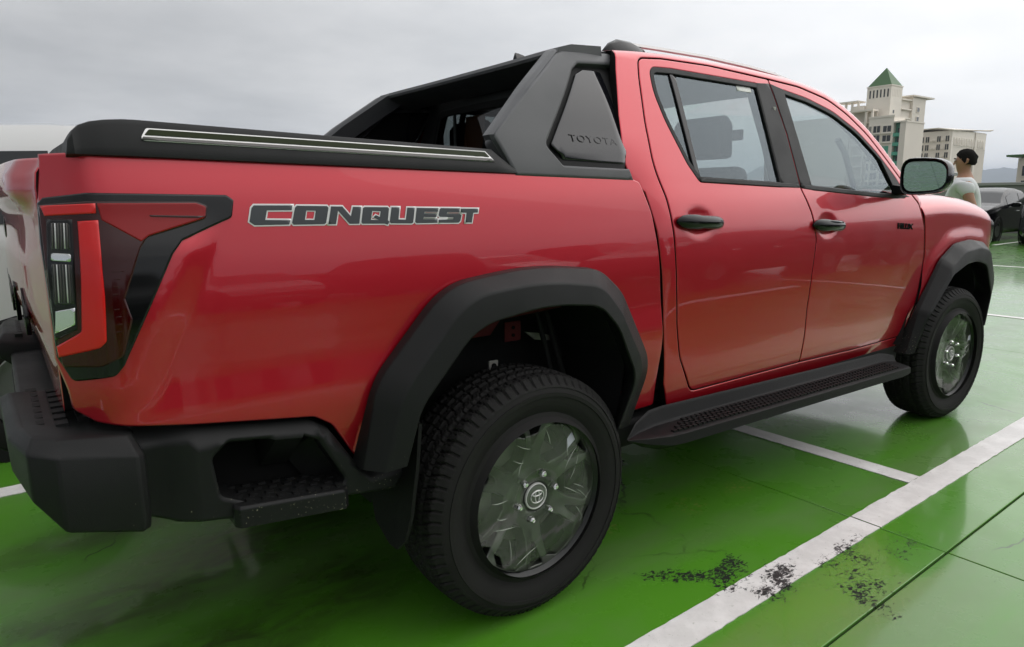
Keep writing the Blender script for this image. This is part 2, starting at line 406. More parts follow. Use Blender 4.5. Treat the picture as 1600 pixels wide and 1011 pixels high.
def text_mesh(name, s, size, depth, m, parent, mw, bold=0., shear=0., space=1.):
    cu = bpy.data.curves.new(name, 'FONT'); cu.body = s; cu.size = size; cu.extrude = depth; cu.offset = bold; cu.shear = shear; cu.space_character = space
    cu.align_x = 'CENTER'; cu.align_y = 'CENTER'; cu.bevel_depth = depth*.25; cu.resolution_u = 4
    t = bpy.data.objects.new('t', cu); col.objects.link(t)
    dg = bpy.context.evaluated_depsgraph_get(); me = bpy.data.meshes.new_from_object(t.evaluated_get(dg))
    bpy.data.objects.remove(t); bpy.data.curves.remove(cu)
    me.materials.clear(); me.transform(mw)
    return link(name, me, parent, m)
# ================================================================== parking deck
def posmat(name): 
    m = bpy.data.materials.new(name); m.use_nodes = True
    return m, m.node_tree, m.node_tree.nodes['Principled BSDF']
class NB:
    """tiny node builder on one tree"""
    def __init__(s, t): s.t = t
    def n(s, ty, **k):
        q = s.t.nodes.new(ty)
        for a, b in k.items(): setattr(q, a, b)
        return q
    def link(s, v, sock):
        if isinstance(v, (int, float)): sock.default_value = v
        elif isinstance(v, tuple): sock.default_value = v
        else: s.t.links.new(v, sock)
    def math(s, op, *a, clamp=False):
        q = s.n('ShaderNodeMath', operation=op, use_clamp=clamp)
        for i, v in enumerate(a): s.link(v, q.inputs[i])
        return q.outputs[0]
    def noise(s, vec, scale, detail=4, rough=.55, dist=0.):
        q = s.n('ShaderNodeTexNoise'); s.link(vec, q.inputs['Vector']); q.inputs['Scale'].default_value = scale; q.inputs['Detail'].default_value = detail; q.inputs['Roughness'].default_value = rough; q.inputs['Distortion'].default_value = dist
        return q.outputs['Fac']
    def ramp(s, v, a, b, c=0., d=1.):
        q = s.n('ShaderNodeMapRange', interpolation_type='SMOOTHSTEP'); s.link(v, q.inputs[0]); q.inputs[1].default_value = a; q.inputs[2].default_value = b; q.inputs[3].default_value = c; q.inputs[4].default_value = d
        return q.outputs[0]
    def mix(s, f, a, b):
        q = s.n('ShaderNodeMix', data_type='RGBA'); s.link(f, q.inputs['Factor']); s.link(a, q.inputs['A']); s.link(b, q.inputs['B'])
        return q.outputs['Result']
    def spot(s, pos, cx, cy, rx, ry, ang=0.):
        mp = s.n('ShaderNodeMapping'); s.t.links.new(pos, mp.inputs['Vector']); mp.vector_type = 'TEXTURE'
        mp.inputs['Location'].default_value = (cx, cy, 0); mp.inputs['Rotation'].default_value = (0, 0, rad(ang)); mp.inputs['Scale'].default_value = (rx, ry, 1000)
        ln = s.n('ShaderNodeVectorMath', operation='LENGTH'); s.t.links.new(mp.outputs[0], ln.inputs[0])
        return s.ramp(ln.outputs['Value'], 1.0, .15)
    def stretch(s, pos, sx, sy, ang=0.):
        mp = s.n('ShaderNodeMapping'); s.t.links.new(pos, mp.inputs['Vector']); mp.inputs['Rotation'].default_value = (0, 0, rad(ang)); mp.inputs['Scale'].default_value = (sx, sy, 1)
        return mp.outputs[0]
def scuff_mask(b, pos):
    """black rubber flakes stuck to the paint by the line, as irregular specks"""
    z = None
    for sp in ((.66, -1.19, .22, .13, 25), (.76, -1.31, .30, .11, 20), (.50, -1.08, .22, .08, -35), (1.10, -1.36, .36, .10, 5), (1.32, -1.46, .22, .14, 0), (.98, -1.50, .42, .20, 30)):
        q = b.math('MULTIPLY', b.spot(pos, *sp), 1.0 if sp[0] < .8 else .72)
        z = q if z is None else b.math('MAXIMUM', z, q)
    fl = b.math('ADD', b.math('MULTIPLY', b.noise(b.stretch(pos, 1, 1.7, 30), 52, 6, .68, .8), .62), b.math('MULTIPLY', b.noise(pos, 11, 3), .38))
    return b.ramp(b.math('ADD', fl, b.math('MULTIPLY', z, .20)), .640, .705)
def floor_material():
    m, t, p = posmat('green deck paint'); b = NB(t)
    pos = b.n('ShaderNodeNewGeometry').outputs['Position']
    big = b.noise(pos, .55, 5); med = b.noise(pos, 3.2, 6, .6); fine = b.noise(pos, 34, 4, .6)
    c = b.mix(b.ramp(big, .3, .7), (.056, .215, .009, 1), (.078, .248, .018, 1))
    c = b.mix(b.math('MULTIPLY', b.ramp(med, .45, .75), .45), c, (.095, .215, .040, 1))
    c = b.mix(b.math('MULTIPLY', b.ramp(fine, .55, .8), .25), c, (.12, .235, .055, 1))
    # old tyre dirt, widened and deepened to paint in shade under the truck's rear
    st = None
    for sp in ((-.55, .05, .95, .38, 12), (-1.05, -.10, .9, .30, 8), (-.95, .55, .7, .22, 15), (-.9, -.55, .7, .30, 5), (-.45, -.40, .5, .35, 0)):
        q = b.spot(pos, *sp); st = q if st is None else b.math('MAXIMUM', st, q)
    dn = b.noise(b.stretch(pos, 1.0, 2.4, 10), 4.0, 7, .68, 1.2)
    c = b.mix(b.math('MULTIPLY', st, b.ramp(dn, .30, .66, .25, .80)), c, (.026, .026, .013, 1))
    # dusty drive lane
    dust = b.math('MULTIPLY', b.ramp(b.noise(b.stretch(pos, .35, 1.6), 1.4, 6, .6), .42, .68), .5)
    c = b.mix(dust, c, (.12, .175, .075, 1))
    # pale foot and tyre prints
    pr = None
    for sp in ((.98, -.76, .14, .10, 20), (.55, -.68, .13, .10, 20), (1.30, -.78, .14, .09, 20)):
        q = b.spot(pos, *sp); pr = q if pr is None else b.math('MAXIMUM', pr, q)
    vo = b.n('ShaderNodeTexVoronoi', feature='DISTANCE_TO_EDGE'); b.link(b.stretch(pos, 1, 1.5, 25), vo.inputs['Vector']); vo.inputs['Scale'].default_value = 30
    c = b.mix(b.math('MULTIPLY', b.math('MULTIPLY', pr, b.ramp(vo.outputs['Distance'], .16, .24)), .8), c, (.19, .26, .05, 1))
    # hairline cracks
    vc = b.n('ShaderNodeTexVoronoi', feature='DISTANCE_TO_EDGE'); vc.inputs['Scale'].default_value = .42
    wob = b.n('ShaderNodeVectorMath', operation='MULTIPLY_ADD'); nz = b.n('ShaderNodeTexNoise'); b.link(pos, nz.inputs['Vector']); nz.inputs['Scale'].default_value = 2.2; nz.inputs['Detail'].default_value = 5
    t.links.new(nz.outputs['Color'], wob.inputs[0]); wob.inputs[1].default_value = (.55, .55, .55); t.links.new(pos, wob.inputs[2]); t.links.new(wob.outputs[0], vc.inputs['Vector'])
    crack = b.math('MULTIPLY', b.ramp(vc.outputs['Distance'], .0035, .0012), b.ramp(b.noise(pos, 1.3, 3), .47, .56))
    c = b.mix(b.math('MULTIPLY', crack, .75), c, (.015, .018, .010, 1))
    grit = b.math('MULTIPLY', b.ramp(b.noise(pos, 160, 3, .6), .70, .76), b.ramp(b.noise(pos, 5, 4), .40, .62)); c = b.mix(b.math('MULTIPLY', grit, .75), c, (.020, .022, .012, 1))
    sc = scuff_mask(b, pos); c = b.mix(sc, c, (.010, .010, .010, 1))
    b.link(c, p.inputs['Base Color'])
    r = b.math('ADD', b.ramp(med, .3, .75, .22, .40), b.math('MULTIPLY', sc, .4)); b.link(r, p.inputs['Roughness'])
    p.inputs['Specular IOR Level'].default_value = .18; b.link(b.math('MULTIPLY_ADD', sc, -.75, .75), p.inputs['Coat Weight']); p.inputs['Coat Roughness'].default_value = .08; p.inputs['Coat IOR'].default_value = 1.36
    bp = b.n('ShaderNodeBump'); bp.inputs['Strength'].default_value = .10; bp.inputs['Distance'].default_value = .01
    h = b.math('ADD', b.math('MULTIPLY', b.noise(pos, 2.2, 3), .9), b.math('MULTIPLY', b.noise(pos, 45, 4), .035)); b.link(h, bp.inputs['Height']); t.links.new(bp.outputs[0], p.inputs['Normal'])
    return m
def line_material():
    m, t, p = posmat('white line paint'); b = NB(t)
    pos = b.n('ShaderNodeNewGeometry').outputs['Position']
    c = b.mix(b.ramp(b.noise(pos, 9, 6, .65), .35, .7), (.62, .60, .58, 1), (.76, .74, .72, 1))
    c = b.mix(b.math('MULTIPLY', b.ramp(b.noise(pos, 70, 4, .6), .62, .72), .55), c, (.30, .31, .24, 1))
    b.link(b.mix(scuff_mask(b, pos), c, (.012, .012, .012, 1)), p.inputs['Base Color']); p.inputs['Roughness'].default_value = .45
    bp = b.n('ShaderNodeBump'); bp.inputs['Strength'].default_value = .2; bp.inputs['Distance'].default_value = .004; b.link(b.noise(pos, 60, 4), bp.inputs['Height']); t.links.new(bp.outputs[0], p.inputs['Normal'])
    return m
FLOOR = floor_material(); LINE = line_material()
GROUT = mat('joint filler', (.018, .020, .014), .8)
CONC = mat('painted concrete', (.24, .235, .225), .8, var=.2, var_scale=.8, bump=.3, bump_scale=40)
terrain = tag(mesh('terrain', [(-12000, -12000, -20), (12000, -12000, -20), (12000, 12000, -20), (-12000, 12000, -20)], [(0, 1, 2, 3)], mat('far ground', (.09, .11, .07), .9, var=.4, var_scale=.01)), kind='structure')
XJ = [1.405+4.0*k for k in range(-6, 7)]; XJ[0] = -24.; XJ[-1] = 26.4
YJ = [-1.587+4.0*k for k in range(-5, 12)]
deck = tag(box('parking_deck', -24, 26.4, YJ[0], YJ[-1], -.6, -.014, GROUT), kind='structure')
cache = {}
for i in range(len(XJ)-1):
    for j in range(len(YJ)-1):
        g = .0025; h = .0042
        lx, ly = XJ[i+1]-XJ[i]-2*g, YJ[j+1]-YJ[j]-2*h; key = (round(lx, 3), round(ly, 3))
        if key not in cache:
            o = box('floor_slab', 0, lx, 0, ly, -.0138, 0, FLOOR, deck, bev=.0025); cache[key] = o.data
        else:
            o = link('floor_slab', cache[key], deck); b_ = o.modifiers.new('bevel', 'BEVEL'); b_.width = .0025; b_.segments = 2; b_.limit_method = 'ANGLE'
        o.location = (XJ[i]+g, YJ[j]+h, 0)
def sheet(nm, x0, x1, y0, y1, z, m, parent):
    # hand-rolled paint: both long edges wander by a millimetre or two
    along = (x1-x0) >= (y1-y0); L = max(x1-x0, y1-y0); n = max(2, min(160, int(L/.03))); rg = random.Random(int(abs(x0*97+y0*31)*10)); A, C = [], []
    for i in range(n+1):
        t = i/n; j0, j1 = (rg.gauss(0, .0012) if 0 < i < n else 0), (rg.gauss(0, .0012) if 0 < i < n else 0)
        if along: A.append((x0+(x1-x0)*t, y0+j0, z)); C.append((x0+(x1-x0)*t, y1+j1, z))
        else: A.append((x0+j0, y0+(y1-y0)*t, z)); C.append((x1+j1, y0+(y1-y0)*t, z))
    dn = lambda P: [(q[0], q[1], q[2]-.003) for q in P]
    V = A+C+dn(A)+dn(C); k = n+1; F = []
    for i in range(n): F += [(i, i+1, k+i+1, k+i), (i, 2*k+i, 2*k+i+1, i+1), (k+i, k+i+1, 3*k+i+1, 3*k+i)]
    return mesh(nm, V, F, m, parent)
def pline(x0, x1, y0, y1):
    cx = [x0]+[q for q in XJ if x0+.05 < q < x1-.05]+[x1]; cy = [y0]+[q for q in YJ if y0+.05 < q < y1-.05]+[y1]
    for a in range(len(cx)-1):
        for c in range(len(cy)-1):
            sheet('painted_line', cx[a]+(.004 if a else 0), cx[a+1]-(.004 if a < len(cx)-2 else 0), cy[c]+(.007 if c else 0), cy[c+1]-(.007 if c < len(cy)-2 else 0), .004, LINE, deck)
pline(-3.4, 6.6, -1.352, -1.235); pline(-3.4, 1.9, 1.155, 1.275); pline(2.1, 6.6, 1.155, 1.275)
pline(1.940, 2.050, -1.233, 6.0); pline(-3.4, 1.9, 3.66, 3.78); pline(-3.4, 6.6, -3.86, -3.74)
pline(7.26, 7.36, -8, 9); pline(13.41, 13.51, -8, 12)
for yb in (6.55, 4.05, 1.55, -.95, -3.45): pline(19.6, 25.0, yb-.05, yb+.05)
# parapets round the roof deck
def parapet(nm, x0, x1, y0, y1, h, label):
    e = empty(nm, ((x0+x1)/2, (y0+y1)/2, 0)); tag(e, label, 'wall')
    cx, cy = (x1-x0)/2, (y1-y0)/2
    box('wall_body', -cx, cx, -cy, cy, -.6, h, CONC, e)
    box('coping', -cx-.06, cx+.06, -cy-.06, cy+.06, h+.001, h+.10, mat('coping concrete', (.33, .325, .31), .75, var=.15, var_scale=1.5), e, bev=.01)
parapet('parapet_wall', 26.5, 26.8, -21.5, 42.4, 1.62, 'grey concrete parapet wall behind the black cars')
parapet('parapet_wall', -24, 26.3, -21.9, -21.65, 1.35, 'grey parapet wall along the open side of the roof deck')

# ================================================================== hills and buildings
def hills():
    V, F = [], []; n = 90; nr = 10
    for i in range(n+1):
        az = rad(-10+50*i/n)
        for j in range(nr+1):
            d = 7000+3000*j/nr; t = j/nr
            h = 240*math.sin(min(1, t*1.0)*math.pi/2)*(.82+.42*noise.noise((i*.16, 0, 3)))*(1+.25*noise.noise((i*.5, j*.5, 1)))
            V.append((d*math.cos(az), d*math.sin(az), -20+h*1.38*d/8500))
    for i in range(n):
        for j in range(nr): a = i*(nr+1)+j; F.append((a, a+1, a+nr+2, a+nr+1))
    o = mesh('hills', V, F, mat('hill forest', (.050, .062, .045), .95, var=.4, var_scale=.004)); tag(o, kind='structure')
hills()
BW = mat('white painted render', (.80, .745, .66), .85, var=.10, var_scale=.25)
BG = mat('beige painted render', (.72, .665, .585), .85, var=.10, var_scale=.2)
BS_ = mat('warm grey render', (.62, .565, .49), .85, var=.10, var_scale=.2)
TEAL = mat('teal paint', (.09, .36, .25), .7)
PANE = mat('dark window pane', (.035, .04, .04), .12)
ROOFG = mat('green metal roof', (.045, .125, .035), .5, var=.12, var_scale=.5)
class Bld:
    def __init__(s, nm, ox, oy, rz, label, cat='building'):
        s.e = empty(nm, (ox, oy, -20), rad(rz)); tag(s.e, label, cat)
    def b(s, nm, u0, u1, v0, v1, h0, h1, m, parent=None): return box(nm, v0, v1, -u1, -u0, h0+20, h1+20, m, parent or s.e)
    def fwin(s, u0, u1, h0, h1, v=0., fm=BW, pm=PANE, wall=None, ac=False):
        w = s.b('window', u0-.12, u1+.12, v-.20, v+.05, h0-.12, h1+.12, fm, wall)
        s.b('pane', u0, u1, v-.215, v-.19, h0, h1, pm, w)
        s.b('mullion', (u0+u1)/2-.05, (u0+u1)/2+.05, v-.25, v-.20, h0, h1, fm, w)
        if ac: s.b('ledge', u0-.2, u1+.2, v-.7, v-.1, h0-.45, h0-.1, fm, w)
    def swin(s, v0, v1, h0, h1, u=0., fm=BW, pm=PANE):
        w = s.b('window', u-.05, u+.20, v0-.12, v1+.12, h0-.12, h1+.12, fm)
        s.b('pane', u+.19, u+.215, v0, v1, h0, h1, pm, w)
B = Bld('tower_building', 199.19, 88.28, -1.65, 'white high-rise with a green pyramid roof on its square tower')
tw = B.b('tower', -6.64, 0, 0, 6.4, -20, 31.3, BW)
for k in range(6): B.b('slit_window', -5.90+.98*k, -5.52+.98*k, -.03, .1, 28.4, 30.5, PANE)
for k in range(6): B.b('slit_window', -.1, .03, .75+.90*k, 1.1+.90*k, 28.5, 30.6, BG)
B.b('slit_window', -.1, .03, 1.8, 2.7, 24.0, 24.9, PANE)
B.b('cornice', -6.8, .16, -.16, 6.56, 31.3, 31.6, BW)
mesh('pyramid_roof', [(-.02, .02, 51.6), (-.02, 6.5, 51.6), (6.3, 6.5, 51.6), (6.3, .02, 51.6), (3.1, 3.25, 56.7)], [(0, 1, 4), (1, 2, 4), (2, 3, 4), (3, 0, 4), (3, 2, 1, 0)], ROOFG, B.e, flat=True)
B.b('wing', -6, -.4, 6.41, 12.4, -20, 28.3, BG)
for hh in (28.0, 25.4, 22.9): B.b('ledge', -5.9, .15, 6.42, 12.35, hh, hh+.35, BW)
B.b('pier', -6, .3, 12.41, 20.25, -20, 29.2, BG)
B.b('roof_slab', -6.4, .9, 11.5, 24.3, 29.25, 29.65, BW)
for hh in (25.2, 22.6, 15.2, 12.6): B.swin(15.0, 16.4, hh, hh+1.2, .3)
B.b('front_block', -2.3, 4.35, -6, -.01, -20, 22.2, BW)
B.b('parapet', -2.45, 4.5, -6.15, -5.6, 22.21, 22.7, BW)
for r_ in range(8):
    hh = 18.35-2.5*r_
    if r_ not in (2,): B.fwin(-.85, .95, hh, hh+1.75, -6, ac=True)
    if r_ == 2: B.fwin(-.85, .95, hh, hh+1.75, -6, ac=True)
    if r_ == 2: B.fwin(1.25, 3.55, hh-1.6, hh+1.3, -6, pm=TEAL)
    elif r_ != 3: B.fwin(1.75, 3.85, hh, hh+1.6, -6, ac=True)
    B.fwin(-2.0, -1.45, hh, hh+1.75, -6)
B.b('balcony_stack', 4.36, 6.1, -4.6, -.01, -20, 20.6, mat('teal shade wall', (.10, .30, .22), .8))
for r_ in range(9):
    hh = 17.9-2.45*r_
    B.b('balcony_parapet', 4.37, 6.1, -6.0, -4.61, hh-.9, hh, TEAL); B.b('balcony_door', 4.9, 5.8, -4.66, -4.55, hh, hh+1.3, PANE)
B.b('fin_wall', 6.11, 7.6, -6.2, 4, -20, 20.6, BG); B.b('fin_cap', 4.3, 7.75, -6.35, 4.1, 20.61, 20.95, BW)
B.b('left_block', -10.2, -6.65, -1, 6, -20, 26.6, BG)
B.b('left_wing', -30, -10.21, -1.5, 6, -20, 24.2, BW)
for k in range(4): B.b('pergola_post', -14.6+1.8*k, -14.1+1.8*k, 0, .5, 24.21, 27.9, BW)
B.b('pergola_beam', -14.8, -8.9, -.3, 4, 27.91, 28.3, BW)
B.b('portico_slab', -9.3, -2.45, -4.2, -1.01, 24.6, 25.1, BW)
for uu in (-4.7, -2.95): B.b('portico_column', uu, uu+.5, -4.0, -3.5, -20, 24.59, BW)
B.b('portico_wall', -9.2, -2.5, -1.4, -1.02, -20, 24.59, BS_)
for r_ in range(6): B.b('portico_floor', -9.0, -2.6, -3.2, -1.41, 21.4-3*r_, 21.8-3*r_, BW)
B2 = Bld('apartment_building', 247.16, 89.90, .4, 'long beige apartment block with rows of small windows right of the tower')
B2.b('front_wall', -26, -.01, 0.02, 12, -20, 22.0, BG)
B2.b('side_wing', -12, 0, 12.01, 29.6, -20, 22.4, BS_)
B2.b('corner_pier', -1.0, .12, -.12, 1.0, -20, 22.05, BW)
B2.b('frieze_back', -.1, .05, 1.01, 29.4, 17.0, 22.2, BW)
for vv in [1.6+2.1*k for k in range(9)]+[21.9, 24.0, 26.1]:
    w = B2.b('frieze_frame', .06, .25, vv, vv+1.55, 17.4, 19.9, BW)
    B2.b('frieze_shadow_panel', .251, .28, vv+.35, vv+1.2, 17.4, 19.3, BS_, w)
B2.b('downpipe_pier', .02, .4, 18.9, 20.2, -20, 22.3, BG)
for uu in (-22.3, -19.0, -15.6, -12.4, -9.2, -7.6, -4.2, -1.7):
    for r_ in range(8):
        hh = 18.6-2.6*r_; B2.fwin(uu, uu+1.05, hh, hh+1.8, .02, fm=BG)
for uu in (-6.1, -5.2, -2.8, -10.9, -14.0):
    for r_ in range(8): B2.b('air_conditioner', uu, uu+.7, -.5, .01, 18.9-2.6*r_, 19.4-2.6*r_, BW)
mesh('butterfly_roof', [(-.8, 26.5, 42.9), (-.8, 4, 43.1), (-.8, -.6, 42.2), (31, -.6, 43.5), (34, -.6, 44.0), (34, 4, 44.2), (20, 26.5, 43.4),
     (-.8, 26.5, 42.6), (-.8, 4, 42.8), (-.8, -.6, 41.95), (31, -.6, 43.1), (34, -.6, 43.7), (34, 4, 43.9), (20, 26.5, 43.0)],
     [(0, 1, 2, 3, 4, 5, 6), (7, 8, 9, 10, 11, 12, 13), (0, 7, 8, 1), (1, 8, 9, 2), (2, 9, 10, 3), (3, 10, 11, 4), (4, 11, 12, 5), (5, 12, 13, 6), (6, 13, 7, 0)], BW, B2.e, flat=True)
B3 = Bld('green_roofed_block', 142.0, 38.0, 0, 'small grey block with a green roof edge at the right edge')
B3.b('wall', -2.0, 14, 0, 9, -20, 7.6, BS_); B3.b('roof_slab', -3.6, 15, -.8, 10, 7.9, 8.25, ROOFG); B3.b('roof_wall', -1.0, 13, .4, 9, 7.61, 7.9, BW)
for r_ in range(4):
    for uu in (-1.2, 1.4, 4.0, 6.6): B3.fwin(uu, uu+1.2, 4.6-2.5*r_, 6.3-2.5*r_, 0, fm=BS_)
B4 = Bld('low_white_house', 171.0, 56.0, 0, 'low white flat-roofed house in front of the hills')
B4.b('wall', -4, 4.3, 0, 8, -20, 2.9, BW); B4.b('roof_slab', -4.4, 4.8, -.5, 8.4, 2.91, 3.2, BS_); B4.fwin(-1, 1, .4, 1.9)
B5 = Bld('dark_roofed_house', 160.0, 45.6, 0, 'low house with a dark hipped roof beyond the parapet')
B5.b('wall', -3.2, 3.4, 0, 8, -20, 1.9, BS_)
mesh('hipped_roof', [(-.6, -4, 21.9), (-.6, 3.9, 21.9), (8.4, 3.9, 21.9), (8.4, -4, 21.9), (3, -1.2, 23.6), (5, 1.2, 23.6)], [(0, 1, 5, 4), (1, 2, 5), (2, 3, 4, 5), (3, 0, 4), (3, 2, 1, 0)], mat('dark roof tiles', (.07, .065, .06), .8), B5.e, flat=True)
# ================================================================== the pickup truck (X forward, right side at -Y, rear axle at X = 0)
truck = empty('pickup_truck')
tag(truck, 'metallic red double-cab pickup with black flares parked between white lines on green floor', 'pickup truck')
def shrink(poly, d=.0025): return offset_poly(poly, -d)
# shared outlines in (x, z)
REAR_DOOR = rpoly([(.81, .556, .06), (1.580, .551, .012), (1.576, .66), (1.569, .80, .2), (1.580, .95, .2), (1.597, 1.10, .08), (1.561, 1.214, .2), (1.507, 1.320, .1), (1.512, 1.547, .4),
    (1.488, 1.783, .012), (1.087, 1.797, .6), (.80, 1.791, .3), (.668, 1.778, .045), (.645, 1.70, .3), (.617, 1.543, .4), (.606, 1.391, .3), (.634, 1.284, .3), (.651, 1.176, .3), (.664, 1.059, .3), (.688, .83, .3), (.716, .705, .2)], 5)
FRONT_DOOR = rpoly([(1.580, .551, .012), (2.06, .538), (2.585, .540, .05), (2.655, .63, .15), (2.690, .80, .2), (2.700, .97, .3), (2.675, 1.12, .2), (2.615, 1.245, .03), (2.54, 1.30, .03),
    (2.492, 1.352), (2.384, 1.461, .5), (2.249, 1.585, .5), (2.103, 1.673, .5), (1.956, 1.733, .5), (1.724, 1.772, .6), (1.488, 1.783, .012), (1.512, 1.547, .4), (1.507, 1.320, .1), (1.561, 1.214, .2), (1.597, 1.10, .08), (1.580, .95, .2), (1.569, .80, .2), (1.576, .66)], 5)
DOORS = REAR_DOOR[6:6] + rpoly([(.81, .556, .06), (1.580, .551), (2.06, .538), (2.585, .540, .05), (2.655, .63, .15), (2.690, .80, .2), (2.700, .97, .3), (2.675, 1.12, .2), (2.615, 1.245, .03), (2.54, 1.30, .03),
    (2.492, 1.352), (2.384, 1.461, .5), (2.249, 1.585, .5), (2.103, 1.673, .5), (1.956, 1.733, .5), (1.724, 1.772, .6), (1.488, 1.783), (1.087, 1.797, .6), (.80, 1.791, .3), (.668, 1.778, .045), (.645, 1.70, .3), (.617, 1.543, .4), (.606, 1.391, .3), (.634, 1.284, .3), (.651, 1.176, .3), (.664, 1.059, .3), (.688, .83, .3), (.716, .705, .2)], 5)
RWIN = rpoly([(.714, 1.66, .2), (.724, 1.742, .035), (.837, 1.748, .2), (1.389, 1.746, .012), (1.372, 1.334, .012), (.842, 1.350, .02), (.80, 1.41, .1), (.739, 1.558, .3)], 5)
FWIN = rpoly([(1.578, 1.737, .012), (1.764, 1.714, .5), (1.968, 1.668, .5), (2.151, 1.588, .5), (2.294, 1.486, .5), (2.415, 1.370, .3), (2.478, 1.282, .01), (2.20, 1.290, .5), (1.594, 1.324, .012)], 5)
gut = [(x, float(Zg(x))-.005) for x in np.linspace(2.66, .562, 40)]
CABSIDE = [(.69, .512), (1.133, .497), (1.642, .470), (2.268, .447), (2.62, .437), (2.615, .535), (2.661, .628), (2.695, .80), (2.706, .97), (2.681, 1.12), (2.64, 1.22)] + gut + \
    [(.535, 1.72), (.492, 1.56), (.468, 1.42), (.500, 1.335), (.545, 1.303), (.577, 1.173), (.60, 1.018), (.616, .858), (.645, .616)]
BEDSIDE = rpoly([(-1.158, 1.30), (-1.165, 1.20), (-1.165, .97), (-1.150, .905), (-1.146, .863, .02), (-1.11, .838, .03), (-1.058, .826), (-.938, .806), (-.804, .787), (-.665, .767, .03), (-.620, .737, .05), (-.556, .634), (-.545, .62),
    (-.50, .62), (-.485, .80, .1), (-.29, 1.02, .1), (0, 1.06, .5), (.24, 1.03, .1), (.33, .96, .1), (.475, .72, .1), (.40, .535), (.628, .535), (.612, .70), (.599, .90, .3), (.577, 1.104, .3), (.550, 1.228, .2), (.503, 1.335, .02), (.46, 1.350), (-.03, 1.362), (-1.08, 1.380), (-1.148, 1.378)], 5)
R_O = rpoly([(-.565, .615), (-.520, .83, .20), (-.30, 1.062, .24), (.0, 1.095, 1.2), (.262, 1.068, .16), (.365, .99, .2), (.520, .72, .14), (.430, .515)], 8, False)
R_R = rpoly([(-.525, .615), (-.465, .81, .20), (-.265, 1.032, .22), (.0, 1.052, 1.2), (.225, 1.020, .14), (.310, .93, .18), (.425, .735, .14), (.365, .525)], 8, False)
R_I = rpoly([(-.468, .622), (-.420, .765, .18), (-.245, .952, .20), (.0, .985, 1.2), (.205, .962, .13), (.285, .885, .18), (.382, .70, .12), (.338, .530)], 8, False)
F_O = rpoly([(2.555, .455), (2.635, .68, .10), (2.86, .94, .15), (3.03, 1.02, .2), (3.25, 1.035, .4), (3.47, 1.01, .12), (3.60, .80, .10), (3.52, .52)], 8, False)
F_R = rpoly([(2.578, .455), (2.650, .67, .10), (2.872, .905, .12), (3.04, .978, .2), (3.25, .992, .4), (3.41, .965, .10), (3.52, .79, .10), (3.45, .52)], 8, False)
F_I = rpoly([(2.596, .462), (2.655, .66, .10), (2.858, .858, .12), (3.05, .910, .2), (3.20, .917, .4), (3.34, .885, .10), (3.46, .70, .10), (3.40, .52)], 8, False)
def corner(x): c = max(0., x-3.50); return .85*c*c+.6*c**3
def seg_mix(a, b, t): return [(p[0]*(1-t)+q[0]*t, p[1]*(1-t)+q[1]*t) for p, q in zip(a, b)]
def flare(s, O, Rr, I, W, nm, cx, leg):
    rows = []
    for pts, w in ((O, None), (seg_mix(O, Rr, .05), .934), (seg_mix(O, Rr, .14), .941), (seg_mix(O, Rr, .90), .982), (Rr, .987), (seg_mix(Rr, I, .10), .990), (seg_mix(Rr, I, .93), 1.0), (I, .997), (I, .988), (seg_mix(I, O, .08), .955), (seg_mix(I, O, .35), .90)):
        row = []
        for x, z in pts:
            w_ = float(W(x, z))+.006 if w is None else w-corner(x)
            if w is not None and w > .91 and leg*(x-cx) > 0:      # the leg that runs down to the running board thins out
                b0 = .905; w_ = b0+(w_-b0)*(1-.55*float(sstep(.80, .46, z)))
            row.append((x, s*w_, z))
        rows.append(row)
    rows = [[(p[0], float(p[1]), p[2]) for p in r] for r in rows]
    return loft(nm, rows, PLAST, truck, closed=False, caps=False, ang=40)

# ---- lettering of the side decal, drawn as outlines in the decal's own units
GLYPHS = [
 ([(62, 88), (275, 86), (270, 118), (132, 120), (124, 184), (265, 186), (258, 215), (68, 218), (40, 195), (50, 105)], None),
 ([(290, 100), (300, 88), (478, 88), (487, 100), (475, 205), (465, 214), (285, 216), (275, 205)], [(355, 120), (412, 120), (405, 184), (348, 184)]),
 ([(490, 214), (503, 90), (572, 90), (628, 160), (640, 92), (692, 92), (683, 212), (622, 212), (546, 118), (536, 214)], None),
 ([(705, 100), (715, 92), (868, 92), (877, 102), (872, 188), (885, 200), (873, 220), (850, 212), (705, 212), (697, 200)], [(765, 120), (822, 122), (818, 164), (790, 150), (775, 166), (812, 186), (758, 184)]),
 ([(895, 92), (950, 92), (945, 182), (998, 184), (1005, 94), (1058, 94), (1050, 205), (1040, 212), (895, 210), (886, 200)], None),
 ([(1072, 95), (1232, 95), (1229, 122), (1130, 122), (1128, 138), (1222, 140), (1220, 162), (1125, 162), (1122, 180), (1228, 182), (1228, 208), (1075, 210), (1065, 198)], None),
 ([(1250, 95), (1396, 95), (1394, 124), (1300, 124), (1297, 140), (1400, 140), (1412, 150), (1405, 195), (1390, 208), (1240, 208), (1238, 184), (1350, 182), (1352, 164), (1245, 162), (1236, 150), (1242, 105)], None),
 ([(1406, 98), (1545, 98), (1542, 128), (1505, 130), (1498, 207), (1447, 207), (1452, 130), (1404, 128)], None)]
def decal_xy(q, s):
    u = (q[0]-35)/1517; v = (q[1]-75)/147
    x = (-.777+.617*u)*(1-v)+(-.783+.615*u)*v; z = (1.278-.013*u)*(1-v)+(1.229-.014*u)*v
    return (x, z) if s < 0 else (-.943-x, z)

